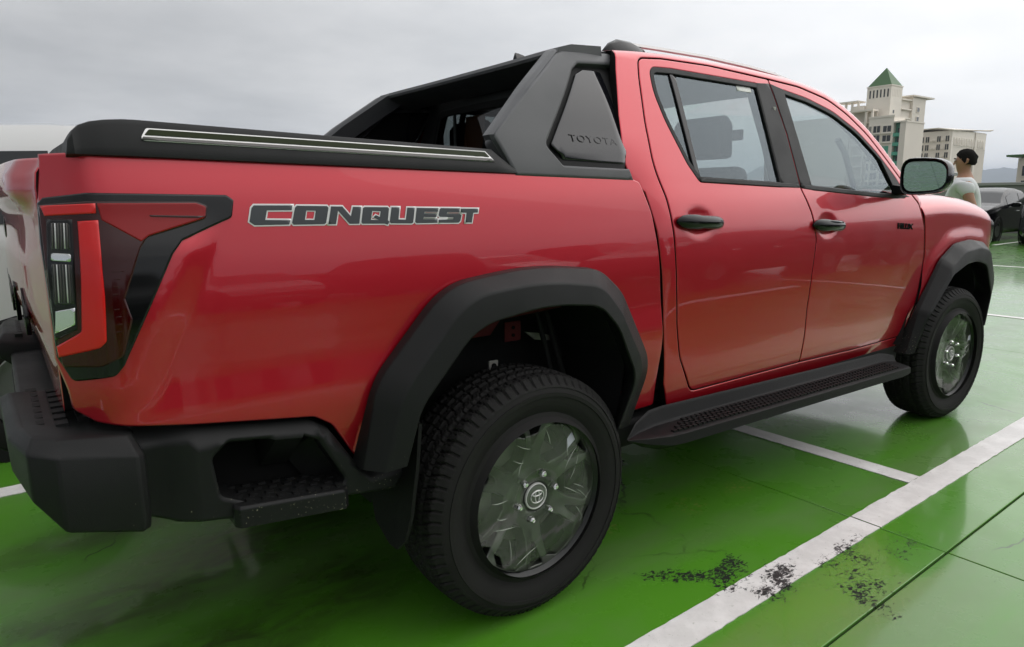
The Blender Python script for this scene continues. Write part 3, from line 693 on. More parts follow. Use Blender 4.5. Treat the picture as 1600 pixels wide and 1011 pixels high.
def handle(parent, s, xc, zc, L):
    secs = []
    for i in range(13):
        t = -1+2*i/12; x = xc+t*L/2; k = max(0.05, 1-abs(t)**5)**.5
        w = float(cab_prof(zc))+.026-.016*t*t-.004
        hz, hy = .0255*k*(1.08 if t < -.3 else .98), .0185*k
        secs.append([(x, s*(w+hy*math.cos(a)), zc-.006*t+hz*math.sin(a)) for a in [2*math.pi*j/14 for j in range(14)]])
    h = loft('door_handle', secs, GLOSSB, parent, ang=60)
    for t in (-.78, .78):
        pass
    return h

for s in (-1, 1):
    out = (0, s, 0)
    # ---- bed side
    bed = panel('bed_side', BEDSIDE, SM(Wbed, s), out, PAINT, truck, step=.014, depth=.03, edge=.005, drop=.002, extra=[(-.905-.423*t+.906*q, 1.205-.906*t-.423*q) for t in np.arange(-.10, .36, .010) for q in (.0, .03, .043, .050, .057, .067, .082)])
    # decal
    for k, (g, h) in enumerate(GLYPHS):
        f = lambda l: [decal_xy(q, s) for q in l]
        base = offset_poly(f(g), .0034)
        panel('decal_letter_border', base, SM(Wbed, s, .0012+.00012*k), out, SILVER, bed, holes=[offset_poly(f(h), -.0026)] if h else (), step=.012, depth=.001, edge=.0006, drop=.0)
        panel('decal_letter', f(g), SM(Wbed, s, .0026+.00005*k), out, DECAL, bed, holes=[f(h)] if h else (), step=.012, depth=.001, edge=.0006, drop=.0)
    # ---- tail light wrapping the rear corner
    LAMP = rpoly([(-1.152, 1.293), (-1.083, 1.302, .05), (-.823, 1.297, .012), (-.809, 1.286, .006), (-.817, 1.248, .012), (-.923, 1.204, .012), (-.944, 1.177, .03), (-1.053, .957, .03), (-1.07, .937, .02), (-1.142, .924, .012), (-1.163, .974), (-1.166, 1.204), (-1.162, 1.282)], 4)
    tl = panel('tail_light', LAMP, SM(Wbed, s, .008), out, GLOSSB, truck, step=.014, depth=.02, edge=.005, drop=.004)
    LENS = rpoly([(-1.160, 1.279), (-1.087, 1.285, .05), (-.886, 1.283, .012), (-.865, 1.274, .006), (-.871, 1.247, .012), (-.988, 1.213, .02), (-1.004, 1.190, .02), (-1.025, 1.132, .03), (-1.040, 1.094, .006), (-1.031, 1.050, .006), (-1.053, .976, .02), (-1.096, .957, .02), (-1.155, .955, .006), (-1.1635, 1.10)], 4)
    panel('lens', LENS, SM(Wbed, s, .0125), out, LENSD, tl, step=.014, depth=.006, edge=.004, drop=.003)
    panel('upper_lens', rpoly([(-1.067, 1.281), (-.888, 1.280, .01), (-.869, 1.272, .006), (-.874, 1.249, .01), (-.985, 1.216, .02), (-1.000, 1.205), (-1.063, 1.249)], 4), SM(Wbed, s, .0150), out, LENSR, tl, step=.014, depth=.004, edge=.003, drop=.002)
    panel('light_guide', [(-1.157, 1.277), (-1.070, 1.281), (-1.071, 1.262), (-1.152, 1.257)], SM(Wbed, s, .0165), out, LENSL, tl, step=.01, depth=.006, edge=.003)
    panel('light_guide', rpoly([(-1.103, 1.247), (-1.069, 1.249), (-1.074, 1.154), (-1.075, 1.100), (-1.081, 1.010, .01), (-1.093, .997, .01), (-1.160, .975), (-1.161, .998), (-1.119, 1.029, .012), (-1.110, 1.135)], 4), SM(Wbed, s, .0172), out, LENSL, tl, step=.01, depth=.008, edge=.004, drop=.003)
    panel('lamp_bezel', [(-1.150, 1.251), (-1.110, 1.250), (-1.117, 1.150), (-1.124, 1.034), (-1.161, 1.010), (-1.160, 1.15)], SM(Wbed, s, .0158), out, GLOSSB, tl, step=.012, depth=.004, edge=.003)
    for j, q in enumerate(([(-1.144, 1.245), (-1.114, 1.243), (-1.118, 1.190), (-1.150, 1.192)], [(-1.150, 1.186), (-1.119, 1.184), (-1.120, 1.168), (-1.152, 1.170)], [(-1.152, 1.165), (-1.120, 1.163), (-1.124, 1.085), (-1.156, 1.083)], [(-1.155, 1.070), (-1.124, 1.078), (-1.127, 1.044), (-1.160, 1.024)])):
        panel('lamp_insert', q, SM(Wbed, s, .0175+.0003*j), out, CHROME if j in (1, 3) else LENSC, tl, step=.01, depth=.004, edge=.002)
    for j in range(6):      # fine upright ribs behind the clear window
        for z0_, z1_, n_ in ((1.243, 1.194, 'a'), (1.163, 1.088, 'b')):
            xr_ = -1.142+.0046*j-(.006 if n_ == 'b' else 0)
            panel('lamp_rib', [(xr_, z0_), (xr_+.0016, z0_), (xr_-.0022, z1_), (xr_-.0038, z1_)], SM(Wbed, s, .0192), out, SILVER if j in (1, 4) else GREYT, tl, step=.03, depth=.001, edge=.0003, drop=0)
    for j in range(11):
        zq = 1.150-.0150*j; xa = -1.068; xb = float(np.interp(zq, [.97, 1.05, 1.094, 1.132, 1.19], [-1.062, -1.040, -1.049, -1.034, -1.014]))
        panel('lens_rib', [(xa, zq), (xb, zq), (xb, zq-.004), (xa, zq-.004)], SM(Wbed, s, .0133), out, LENSD, tl, step=.02, depth=.003, edge=.0015)
    panel('lens_fin', [(-.979, 1.257), (-.873, 1.253), (-.887, 1.249), (-.977, 1.2535)], SM(Wbed, s, .0175), out, LENSD, tl, step=.02, depth=.004, edge=.001)
    # ---- cab side, doors
    cabs = panel('cab_side', CABSIDE, SM(Wcab, s), out, PAINT, truck, holes=[offset_poly(DOORS, .0025)], step=.02, depth=.03, edge=.005)
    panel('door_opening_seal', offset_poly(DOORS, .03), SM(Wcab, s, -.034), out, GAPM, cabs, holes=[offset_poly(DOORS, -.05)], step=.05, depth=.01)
    for nm, D, win, hc in (('rear_door', REAR_DOOR, RWIN, 0), ('front_door', FRONT_DOOR, FWIN, 1)):
        d = panel(nm, shrink(D), SM(Wcab, s), out, PAINT, truck, holes=[offset_poly(win, .010)], step=.016, depth=.03, edge=.005)
        panel('window_seal', offset_poly(win, .0105), SM(Wcab, s, .0005), out, PLAST, d, holes=[offset_poly(win, -.010)], step=.04, depth=.02, edge=.003)
        panel('window', offset_poly(win, .004), SM(Wcab, s, -.009), out, WGLASS, d, step=.05, depth=.0, edge=.002, drop=0)
        handle(d, s, HANDLES[hc][0], HANDLES[hc][1], .265)
        if hc == 0:
            panel('pillar_trim', [(1.384, 1.757), (1.4835, 1.764), (1.5085, 1.547), (1.5035, 1.324), (1.366, 1.330)], SM(Wcab, s, .0022), out, PLAST, d, step=.04, depth=.012, edge=.003)
            panel('window_divider', [(.826, 1.745), (.858, 1.746), (.850, 1.352), (.824, 1.366)], SM(Wcab, s, -.001), out, GLOSSB, d, step=.04, depth=.012, edge=.004)
            panel('belt_trim', [(.838, 1.356), (1.372, 1.341), (1.501, 1.338), (1.500, 1.322), (1.37, 1.324), (.842, 1.340)], SM(Wcab, s, .004), out, PLAST, d, step=.04, depth=.012, edge=.003)
            panel('window_sticker', [(1.245, 1.735), (1.345, 1.735), (1.343, 1.712), (1.243, 1.713)], SM(Wcab, s, -.0080), out, mat('white sticker', (.7, .7, .66), .6), d, step=.05, depth=0, edge=.001, drop=0)
        else:
            panel('pillar_trim', [(1.4935, 1.764), (1.585, 1.748), (1.600, 1.330), (1.511, 1.324), (1.5155, 1.547)], SM(Wcab, s, .0022), out, PLAST, d, step=.04, depth=.012, edge=.003)
            panel('belt_trim', [(1.514, 1.336), (1.60, 1.331), (2.20, 1.298), (2.48, 1.290), (2.52, 1.280), (2.20, 1.279), (1.60, 1.313), (1.514, 1.320)], SM(Wcab, s, .004), out, PLAST, d, step=.04, depth=.012, edge=.003)
            panel('mirror_sail', [(2.30, 1.478), (2.418, 1.368), (2.476, 1.286), (2.385, 1.286)], SM(Wcab, s, .0028), out, PLAST, d, step=.04, depth=.012, edge=.003)
            if s < 0:
                text_mesh('badge', 'HILUX', .036, .0012, GLOSSB, d, Matrix.Translation((2.442, -.9055, 1.1315)) @ Matrix.Rotation(rad(3.0), 4, 'Y') @ Matrix.Rotation(rad(90), 4, 'X') @ Matrix.Diagonal((1.62, 1.0, 1, 1)), bold=.0022, space=1.0)
        lo = [(x, z) for x, z in ([(.72, .58), (1.56, .58), (1.56, 1.31), (.84, 1.32), (.70, 1.2)] if hc == 0 else [(1.60, .58), (2.57, .57), (2.65, .9), (2.55, 1.26), (1.61, 1.30)])]
        panel('inner_trim', lo, SM(Wcab, s, -.055), out, INT, d, step=.12, depth=.05)
    # ---- front fender and headlight
    top = [(x, float(Zf(x))-.0005) for x in np.linspace(3.84, 2.70, 26)]
    FEND = [(2.605, .50), (2.625, .545), (2.668, .628), (2.702, .80), (2.713, .97), (2.688, 1.12), (2.645, 1.225), (2.66, 1.255)] + top[::-1] + [(3.86, 1.05), (3.80, .96), (3.72, .86), (3.64, .76), (3.60, .60), (3.56, .60)] + \
        [p for p in rpoly([(3.57, .78, .1), (3.44, .975, .1), (3.25, 1.005, .3), (3.03, .99, .2), (2.87, .915, .1), (2.65, .67, .1)], 5, False)] + [(2.575, .47)]
    fe = panel('front_fender', FEND, SM(Wfen, s), out, PAINT, truck, step=.016, depth=.02, edge=.005)
    hl = panel('headlight', rpoly([(3.64, 1.10, .02), (3.67, 1.142, .02), (3.86, 1.085, .02), (3.87, .995, .02), (3.75, .985, .02)], 4), SM(Wfen, s, .006), out, LENSC, truck, step=.02, depth=.03, edge=.006, drop=.004)
    panel('lamp_lens', rpoly([(3.66, 1.098, .02), (3.685, 1.128, .02), (3.845, 1.078, .02), (3.85, 1.005, .02), (3.76, .998, .02)], 4), SM(Wfen, s, .010), out, GLOSSB, hl, step=.02, depth=.006, edge=.004)
    # ---- flares, liners
    flare(s, R_O, R_R, R_I, Wbed, 'rear_wheel_flare', 0., 1)
    flare(s, F_O, F_R, F_I, Wfen, 'front_wheel_flare', 3.085, -1)
    for nm, I, cx in (('rear_wheel_liner', R_I, 0.), ('front_wheel_liner', F_I, 3.085)):
        big = [(cx+(x-cx)*1.12, .45+(z-.45)*1.10) for x, z in I]; big[0] = (big[0][0], .50); big[-1] = (big[-1][0], .42)
        rows = [[(x, s*w, z) for x, z in big] for w in (.895, .80, .58)] + [[(cx+(x-cx)*.05, s*.58, .45+(z-.45)*.05) for x, z in big]]
        loft(nm, rows, DARK, truck, closed=False, caps=False, ang=60)
    # ---- bumper side extension with its foot step
    ztop = lambda x: np.interp(x, [-1.06, -.94, -.80, -.665, -.620, -.556, -.54, -.40], [.822, .802, .783, .763, .733, .630, .616, .612])
    Wbs = lambda x, z: .915-.030*sstep(-.93, -1.02, x)-.95*np.clip(np.asarray(z)-(ztop(x)-.040), 0, .05)-.03*sstep(.70, .55, np.asarray(z))*0
    BS = rpoly([(-1.055, .822), (-.938, .803), (-.804, .784), (-.667, .764, .03), (-.624, .735, .05), (-.556, .628), (-.535, .616), (-.420, .612), (-.430, .570, .02), (-.462, .530, .02), (-.59, .545), (-.83, .560), (-.90, .575), (-.985, .588), (-1.06, .625)], 5)
    HOLE = rpoly([(-.905, .722, .02), (-.868, .752, .02), (-.700, .729, .03), (-.662, .710, .03), (-.598, .592, .02), (-.610, .578), (-.845, .603, .01), (-.893, .628, .02)], 5)
    bs = panel('bumper_side', BS, SM(Wbs, s), out, PLAST, truck, holes=[HOLE], step=.02, depth=.13, edge=.010, drop=.007)
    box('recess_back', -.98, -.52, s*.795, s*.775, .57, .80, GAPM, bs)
    box('recess_floor', -.90, -.60, s*.80, s*.89, .568, .576, PLAST2, bs)
    P = [(-.862, .940), (-.612, .940), (-.596, .92), (-.596, .79), (-.872, .79), (-.872, .925)]
    zs = lambda x: .604-.105*(x+.86)
    loft('foot_step', [[(x, s*w, zs(x)-.052) for x, w in P], [(x, s*w, zs(x)-.006) for x, w in P], [(x*.98-.0146, s*(w-.006), zs(x)) for x, w in P]], PLAST, bs, bev=.003)
    rng = random.Random(3)
    lst = []
    for i in range(7):
        for j in range(4):
            x = -.85+.036*i+(.018 if j % 2 else 0); w = .815+.032*j; z = zs(x)
            lst.append((x-.009, x+.009, min(s*(w-.007), s*(w+.007)), max(s*(w-.007), s*(w+.007)), z-.002, z+.006))
    tag(boxes('step_studs', lst, PLAST2, bs), kind='stuff')
    # ---- bumper corner block with tread pad
    PL = [(-1.035, .80), (-1.035, .925), (-1.050, .940), (-1.185, .938), (-1.232, .905), (-1.258, .80), (-1.268, .42), (-1.10, .42), (-1.06, .70)]
    zb = lambda x: .606+max(0, -1.10-x)*.25+max(0, -1.17-x)*1.1; zt = lambda x: .770+(-1.033-x)*.20
    cxm, cym = -1.15, .70
    ins = lambda k: [(cxm+(x-cxm)*k, cym+(w-cym)*k) for x, w in PL]
    rows = []
    for k, zf in ((.80, lambda x: zb(x)-.012), (.985, zb), (1.0, lambda x: zb(x)+.02), (1.0, lambda x: zt(x)-.006), (.99, zt), (.86, lambda x: zt(x)*.5+.425), (.80, lambda x: zt(x)*.5+.428)):
        rows.append([(a, s*b, zf(x)) for (a, b), (x, w) in zip(ins(k), PL)])
    cb = loft('bumper_corner', rows, PLAST, truck, ang=28, bev=.006)
    lst = []
    for i in range(4):
        for j in range(8):
            x = -1.205+.040*i; w = .46+.052*j+(.026 if i % 2 else 0)
            if w > .80: continue
            z = .828
            lst.append((x-.011, x+.011, min(s*(w-.016), s*(w+.016)), max(s*(w-.016), s*(w+.016)), z-.012, z+.004))
    tag(boxes('tread_pad_studs', lst, PLAST2, cb), kind='stuff')
    # ---- bed cover rail
    zb2 = lambda x: 1.3715-.0185*(x+1.08); zt2 = lambda x: 1.4525-.029*(x+1.01)
    rows = []
    for x, h in ((-1.104, .05), (-1.100, .36), (-1.091, .58), (-1.077, .76), (-1.057, .87), (-1.03, .945), (-1.00, .99), (-.98, 1.), (-.8, 1.), (-.6, 1), (-.4, 1), (-.2, 1), (-.085, 1.), (-.015, .12)):
        b = zb2(x)+.004; t = b+(zt2(x)-b)*h; w0 = float(Wbed(max(x, -1.14), 1.36))+.008+(.012 if x < -1.09 else 0)
        rows.append([(x, s*w, z) for w, z in ((w0-.03, b-.008), (w0, b), (w0, b+.018*h), (w0-.022*h, t-.014*h), (w0-.034*h, t-.003*h), (w0-.055*h-.01, t), (w0-.11, t-.004*h), (w0-.135, t-.03*h), (w0-.14, b-.008))])
    rail = loft('bed_cover_rail', rows, PLAST, truck, ang=32)
    wr = lambda x, z: Wbed(np.maximum(x, -1.0), 1.36)+.008-.022*np.clip((z-zb2(x)-.022)/(zt2(x)-.014-zb2(x)-.022), 0, 1)
    SLOT = rpoly([(-.978, 1.406, .008), (-.962, 1.432, .008), (-.112, 1.4155, .01), (-.088, 1.3865, .006)], 5)
    panel('slot_border', SLOT, SM(wr, s, .0012), out, SILVER, rail, step=.03, depth=.004, edge=.001, drop=.0005)
    panel('slot_strip', offset_poly(rpoly([(-.972, 1.4155, .004), (-.958, 1.4315, .008), (-.114, 1.415, .008), (-.100, 1.3975, .004)], 5), -.0022), SM(wr, s, .0028), out, OLIVE, rail, step=.03, depth=.002, edge=.0005, drop=0)
    panel('slot_ledge', offset_poly(rpoly([(-.977, 1.406), (-.971, 1.4155), (-.101, 1.3975), (-.089, 1.3865)], 3), -.0018), SM(wr, s, .0034), out, GREYT, rail, step=.03, depth=.002, edge=.0005, drop=0)
    # ---- sports bar, side sail
    SAIL = rpoly([(-.018, 1.351), (.474, 1.341), (.462, 1.379), (.172, 1.384, .012), (.120, 1.446, .02), (.347, 1.707, .03), (.387, 1.733, .03), (.60, 1.751), (.62, 1.799), (.340, 1.774, .02), (.307, 1.760, .02), (.115, 1.617), (-.068, 1.466, .02)], 5)
    sail = panel('sports_bar_sail', SAIL, SM(Wbar, s), out, PLASTB, truck, step=.024, depth=.05, edge=.009, drop=.005)
    panel('sail_recess', [(.10, 1.37), (.46, 1.37), (.54, 1.50), (.62, 1.76), (.38, 1.745), (.09, 1.45)], SM(Wbar, s, -.028), out, PLAST2, sail, step=.04, depth=.02)
    def WP(x, z): return Wbar(x, z)-.022*sstep(.45, .53, x)-.012-.010*sstep(1.425, 1.405, z)
    panel('sail_insert', rpoly([(.474, 1.397), (.525, 1.50), (.63, 1.724), (.406, 1.714, .02), (.366, 1.695, .03), (.152, 1.447, .012), (.197, 1.403, .012)], 5), SM(WP, s), out, mat('smoked gloss panel', (.006, .006, .008), .10, spec=.50), sail, step=.02, depth=.012, edge=.006, drop=.004)
    if s < 0:
        sl_ = math.atan2(float(bar_prof(1.46)-bar_prof(1.50)), .04)
        text_mesh('embossed_lettering', 'TOYOTA', .040, .0012, mat('embossed gloss', (.006, .006, .007), .22), sail, Matrix.Translation((.338, -float(bar_prof(1.468))+.0115, 1.468)) @ Matrix.Rotation(rad(1.4), 4, 'Y') @ Matrix.Rotation(rad(90)-sl_, 4, 'X') @ Matrix.Diagonal((1.16, .88, 1, 1)), bold=-.0006, space=1.15)
    rid = [(-.018, 1.351, .0), (-.068, 1.466, 0), (.115, 1.617, 0), (.307, 1.760, 0), (.345, 1.775, 0), (.575, 1.797, 0)]
    rows = []
    for dx, dz, dw in ((0.003, 0, -.004), (-.004, .006, -.020), (.004, .012, -.062), (.022, .010, -.082), (.12, -.01, -.085)):
        k = [1.2, 1., 1., 1., .6, .3]
        rows.append([(x+dx*q+(.02 if i == 0 and dw < -.02 else 0), s*(float(bar_prof(z))+dw*(.55 if i == 0 else 1.)), z+dz*(1 if i > 1 else .0)) for i, ((x, z, _), q) in enumerate(zip(rid, k))])
    loft('sail_edge', rows, PLASTB, sail, closed=False, caps=False, ang=50)
    # ---- running board
    zA = lambda x: .530-.030*(x-.63); zT = lambda x: .474-.022*(x-.59); zO = lambda x: .458-.027*(x-.68)
    rows = []
    for x, k in ((.352, .04), (.45, .55), (.56, .93), (.64, 1.), (1., 1.), (1.5, 1), (2.0, 1), (2.34, 1.), (2.40, .9), (2.44, .75)):
        pr = [(.880, zA(x)+.004), (.889, zA(x)-.006), (.898, zT(x)+.014), (.908, zT(x)+.004), (.988, zO(x)+.012), (1.0, zO(x)+.004), (1.004, zO(x)-.03), (.94, zO(x)-.065), (.865, zO(x)-.06)]
        cx_, cz_ = .985, (.497 if x < .6 else zO(x))
        rows.append([(x, s*(cx_+(w-cx_)*k), cz_+(z-cz_)*k) for w, z in pr])
    rb = loft('running_board', rows, BOARD, truck, ang=40)
    lst = []
    for i in range(64):
        for j in range(4):
            x = .58+.0275*i+(.0137 if j % 2 else 0); w = .920+.0195*j; z = zT(x)+.004+(zO(x)+.008-zT(x))*(w-.908)/.08
            if x < .70-.04*j: continue
            lst.append((x-.0088, x+.0088, min(s*(w-.0080), s*(w+.0080)), max(s*(w-.0080), s*(w+.0080)), z-.004, z+.0065))
    tag(boxes('tread_studs', lst, PLAST2, rb), kind='stuff')
    # ---- mirror
    mo = []
    for k in range(24):
        a = 2*math.pi*k/24; c, q = math.cos(a), math.sin(a)
        mo.append((.105*math.copysign(abs(c)**.55, c)*(1 if c < 0 else 1.0), .084*math.copysign(abs(q)**.6, q)*(1.0-.16*c)))
    rows = [[(x, s*(1.070+dx_+a*k), 1.373+b*k) for a, b in mo] for x, k, dx_ in ((2.240, .86, 0), (2.198, .90, 0), (2.190, .97, 0), (2.205, 1.0, 0), (2.25, .98, .002), (2.30, .86, -.004), (2.34, .60, -.012), (2.355, .30, -.02))]
    mi = loft('side_mirror', rows, GLOSSB, truck, ang=50)
    rows = [[(2.212+.20*a*k-.05*b*k+.0006*j, s*(1.066+a*k), 1.373+b*k) for a, b in mo] for j, k in ((0, .80), (1, .05))]
    loft('mirror_glass', rows, mat('mirror silver', (.36, .41, .42), .01, metal=1.), mi, caps=True)
    loft('mirror_arm', [[(2.25, s*1.0, 1.30), (2.34, s*1.0, 1.30), (2.34, s*1.0, 1.325), (2.25, s*1.0, 1.325)], [(2.34, s*.93, 1.292), (2.43, s*.93, 1.292), (2.43, s*.93, 1.33), (2.34, s*.93, 1.33)], [(2.36, s*.86, 1.287), (2.47, s*.86, 1.287), (2.45, s*.86, 1.34), (2.35, s*.86, 1.34)]], PLAST, mi, bev=.004)
    box('turn_signal', 2.225, 2.29, min(s*1.162, s*1.1745), max(s*1.162, s*1.1745), 1.372, 1.388, mat('clear lens', (.22, .22, .21), .15, spec=.5), mi, bev=.003)
    # ---- mud flap
    loft('mud_flap', [[(x+.010*t, s*w, z) for x, w, z in ((-.415, .975, .715), (-.430, .98, .60), (-.450, .978, .47), (-.463, .965, .40), (-.470, .935, .368), (-.470, .89, .366), (-.466, .80, .40), (-.455, .755, .46), (-.440, .735, .55), (-.415, .73, .72))] for t in (-.5, .5)], mat('flap rubber', (.007, .007, .007), .6, spec=.15, bump=.5, bump_scale=250), truck)
    # ---- roof rail
    rr = [(.74, 1.852), (.9, 1.856), (1.2, 1.860), (1.5, 1.853), (1.7, 1.842), (1.86, 1.822)]
    loft('roof_rail', [[(x, s*(.585+a), z+b) for a, b in ((-.012, -.007), (.012, -.007), (.010, .003), (-.008, .003))] for x, z in rr], SILVER, truck, ang=50)
    for xf, zf_ in ((.72, 1.828), (1.80, 1.80)):
        loft('roof_rail_foot', [[(xf-.12+.24*t, s*(.585+a*k), zf_-.02+b*k) for a, b in ((-.026, 0), (-.022, .042), (0, .056), (.022, .042), (.026, 0))] for t, k in ((0, .1), (.12, .62), (.3, .95), (.6, .95), (.85, .7), (1, .3))], GLOSSB, truck, ang=60)

ARCHSHADE = mat('arch-shaded red', (.075, .010, .012), .8, spec=.2, var=.3, var_scale=30)  # body red darkened to stand for the shade inside the arch
# small brackets visible inside the right rear wheel arch
panel('arch_inner_panel', rpoly([(-.15, .855), (-.01, .855), (.03, .90), (.29, .915), (.31, .96), (-.17, .955)], 4), SM(K(.720), -1), (0, -1, 0), ARCHSHADE, truck, step=.05, depth=.003)
br = box('arch_bracket', .043, .108, -.726, -.720, .826, .891, ARCHSHADE, truck, bev=.002)
for z_ in (.846, .871):
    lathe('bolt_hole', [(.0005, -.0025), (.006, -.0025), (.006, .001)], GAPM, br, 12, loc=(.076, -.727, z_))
cb_ = box('arch_clip', -.050, -.015, -.768, -.760, .752, .785, mat('zinc bracket', (.35, .34, .31), .45, metal=.7), truck, bev=.002)
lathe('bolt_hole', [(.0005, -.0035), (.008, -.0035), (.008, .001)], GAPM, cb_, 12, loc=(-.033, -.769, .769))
mesh('arch_gusset', [(.150, -.70, .842), (.190, -.70, .812), (.275, -.70, .797), (.270, -.70, .815), (.205, -.70, .832), (.150, -.69, .842), (.190, -.69, .812), (.275, -.69, .797), (.270, -.69, .815), (.205, -.69, .832)], [(0, 1, 2, 3, 4), (9, 8, 7, 6, 5), (0, 5, 6, 1), (1, 6, 7, 2), (2, 7, 8, 3), (3, 8, 9, 4), (4, 9, 5, 0)], mat('zinc bracket', (.35, .34, .31)), truck)
tube('brake_hose', [(.18, -.70, .95), (.20, -.74, .80), (.24, -.74, .65), (.26, -.70, .5)], .009, DARK, truck)
tube('brake_hose', [(.24, -.68, .95), (.25, -.72, .82), (.29, -.73, .68), (.30, -.70, .5)], .011, DARK, truck)

# ---- tailgate
def TG(y, z):
    y = np.asarray(y, float); z = np.asarray(z, float); f = 1-(np.abs(y)/.79)**2.2
    x = 1.158+.050*np.clip(f, 0, 1)
    x = x+.030*sstep(1.255, 1.30, z)*sstep(0, .12, .79-np.abs(y))-.02*sstep(1.33, 1.375, z)
    x = x+.006*sstep(1.20, 1.15, z)*sstep(0, .2, .79-np.abs(y))-.055*sstep(1.08, .86, z)*np.clip(f, 0, 1)
    return x
TM = lambda a, b: np.stack([-TG(a, b), np.asarray(a, float), np.asarray(b, float)], 1)
tg = panel('tailgate', rpoly([(-.785, .845, .02), (.785, .845, .02), (.785, 1.372, .03), (-.785, 1.372, .03)], 5), TM, (-1, 0, 0), PAINT, truck, step=.03, depth=.03, edge=.006)
panel('tailgate_handle', rpoly([(-.14, 1.19, .02), (.14, 1.19, .02), (.16, 1.245, .02), (-.16, 1.245, .02)], 4), lambda a, b: TM(a, b)-np.array([[.003, 0, 0]]), (-1, 0, 0), GLOSSB, tg, step=.03, depth=.012, edge=.006)
for k, ch in enumerate('TOYOTA'):
    yk = .50-.20*k
    text_mesh('tailgate_letter', ch, .17, .004, GLOSSB, tg, Matrix.Translation((-float(TG(yk, 1.03))-.003, yk, 1.03)) @ Matrix.Rotation(rad(-90), 4, 'Z') @ Matrix.Rotation(rad(90), 4, 'X') @ Matrix.Diagonal((1.15, .8, 1, 1)), bold=.004)
box('bumper_centre', -1.235, -1.08, -.425, .425, .60, .775, PLAST, truck, bev=.012)
box('number_plate_recess', -1.238, -1.232, -.26, .26, .63, .75, PLAST2, truck, bev=.002)

# ---- bed lid, bed floor, front wall
loft('bed_lid', [[(x, y, 1.418-.026*(x+1.)-dz) for y, dz in ((-.77, .0), (-.76, -.006), (0, -.016), (.76, -.006), (.77, 0), (.77, .03), (-.77, .03))] for x in (-1.07, -1.05, -.6, 0, .45)], PLAST, truck, ang=40)
box('bed_floor', -1.10, .57, -.50, .50, .80, .84, DARK, truck)
box('bed_front_wall', .50, .54, -.82, .82, .80, 1.33, DARK, truck)
box('bed_rear_sill', -1.12, -1.09, -.78, .78, .80, .86, DARK, truck)

box('gap_filler', .575, .615, -.80, .80, .44, 1.30, GAPM, truck)  # added dark sheet, keeps light from showing through between cab and bed
# ---- sports bar cross piece
rows = []
for k in range(25):
    f = -1+2*k/24; y = .655*f; xr = .385-.060*abs(f)**2.5; dz = .012*(1-f*f)-.006*abs(f)**6
    rows.append([(xr+a, y, 1.772+b+dz) for a, b in ((0, -.010), (-.004, .0), (.004, .014), (.06, .030), (.20, .040), (.205, .0), (.17, -.045), (.05, -.030))])
loft('sports_bar_crossbar', rows, PLASTB, truck, ang=40)

# ---- cab rear wall with window, roof, windshield, hood
def rear_map(a, b): return np.stack([.53+.13*np.clip(np.asarray(b)-1.36, 0, 1)+.0*np.asarray(a)+.03*(np.asarray(a)/.8)**2, np.asarray(a, float), np.asarray(b, float)], 1)
RW = rpoly([(-.60, 1.37, .04), (.60, 1.37, .04), (.53, 1.70, .05), (-.53, 1.70, .05)], 5)
CABK = mat('black cab back', (.010, .010, .011), .5)
cw = panel('cab_rear_wall', rpoly([(-.84, .55), (.84, .55), (.84, 1.32), (.63, 1.77, .03), (-.63, 1.77, .03), (-.84, 1.32)], 4), rear_map, (-1, 0, 0), CABK, truck, holes=[RW], step=.06, depth=.02)
panel('rear_window_seal', offset_poly(RW, .012), lambda a, b: rear_map(a, b)-np.array([[.004, 0, 0]]), (-1, 0, 0), PLAST2, cw, holes=[offset_poly(RW, -.018)], step=.06, depth=.01)
panel('rear_window', RW, rear_map, (-1, 0, 0), RGLASS, cw, step=.08, depth=0, drop=0)
panel('window_sticker', [(.12, 1.50), (.28, 1.50), (.28, 1.66), (.12, 1.66)], lambda a, b: rear_map(a, b)+np.array([[.004, 0, 0]]), (-1, 0, 0), mat('orange sticker', (.30, .09, .015), .6), cw, step=.05, depth=.0, drop=0)
tube('window_divider', [(.548, .34, 1.38), (.572, .37, 1.53), (.59, .40, 1.69)], .008, SILVER, cw)
def arch(a, b):           # a = station along the gutter, b = -1..1 across
    a = np.asarray(a, float); b = np.asarray(b, float); we = cab_prof(Zg(a))-.018
    bow = .17*sstep(1.80, 2.3, a)+.03*sstep(1.6, 2.1, a)
    cr = np.interp(a, [.5, .8, 1.6, 2.0, 2.7], [.030, .040, .040, .034, .012])
    return np.stack([a+bow*(1-b*b), b*we, Zg(a)+cr*(1-np.abs(b)**3)-.006], 1)
roof = panel('roof', [(.578, -1), (1.93, -1), (1.90, -.5), (1.89, 0), (1.90, .5), (1.93, 1), (.578, 1), (.59, 0)], arch, (0, 0, 1), PAINT, truck, step=.055, depth=.02, edge=.012, drop=.001)
panel('windshield', [(1.945, -.985), (2.655, -.985), (2.655, .985), (1.945, .985), (1.915, .5), (1.905, 0), (1.915, -.5)], arch, (1, 0, 1), SGLASS, truck, step=.06, depth=0, drop=0)
panel('headliner', [(.62, -.95), (1.88, -.95), (1.88, .95), (.62, .95)], lambda a, b: arch(a, b)-np.array([[0, 0, .035]]), (0, 0, -1), INTL, roof, step=.12, depth=.01)
fin = [[(.70+.105*t, w*(1-t)**.5, 1.845+.005+h*(1-t**2.2)) for w, h in ((-.022, 0), (-.012, .03), (0, .052), (.012, .03), (.022, 0))] for t in (0, .15, .35, .6, .85, .99)]
fin = [[(.650+.13*t, q[1], q[2]+.006) for q in sec] for t, sec in zip((0, .15, .35, .6, .85, .99), fin)]
loft('roof_antenna', fin, GLOSSB, truck, ang=50)
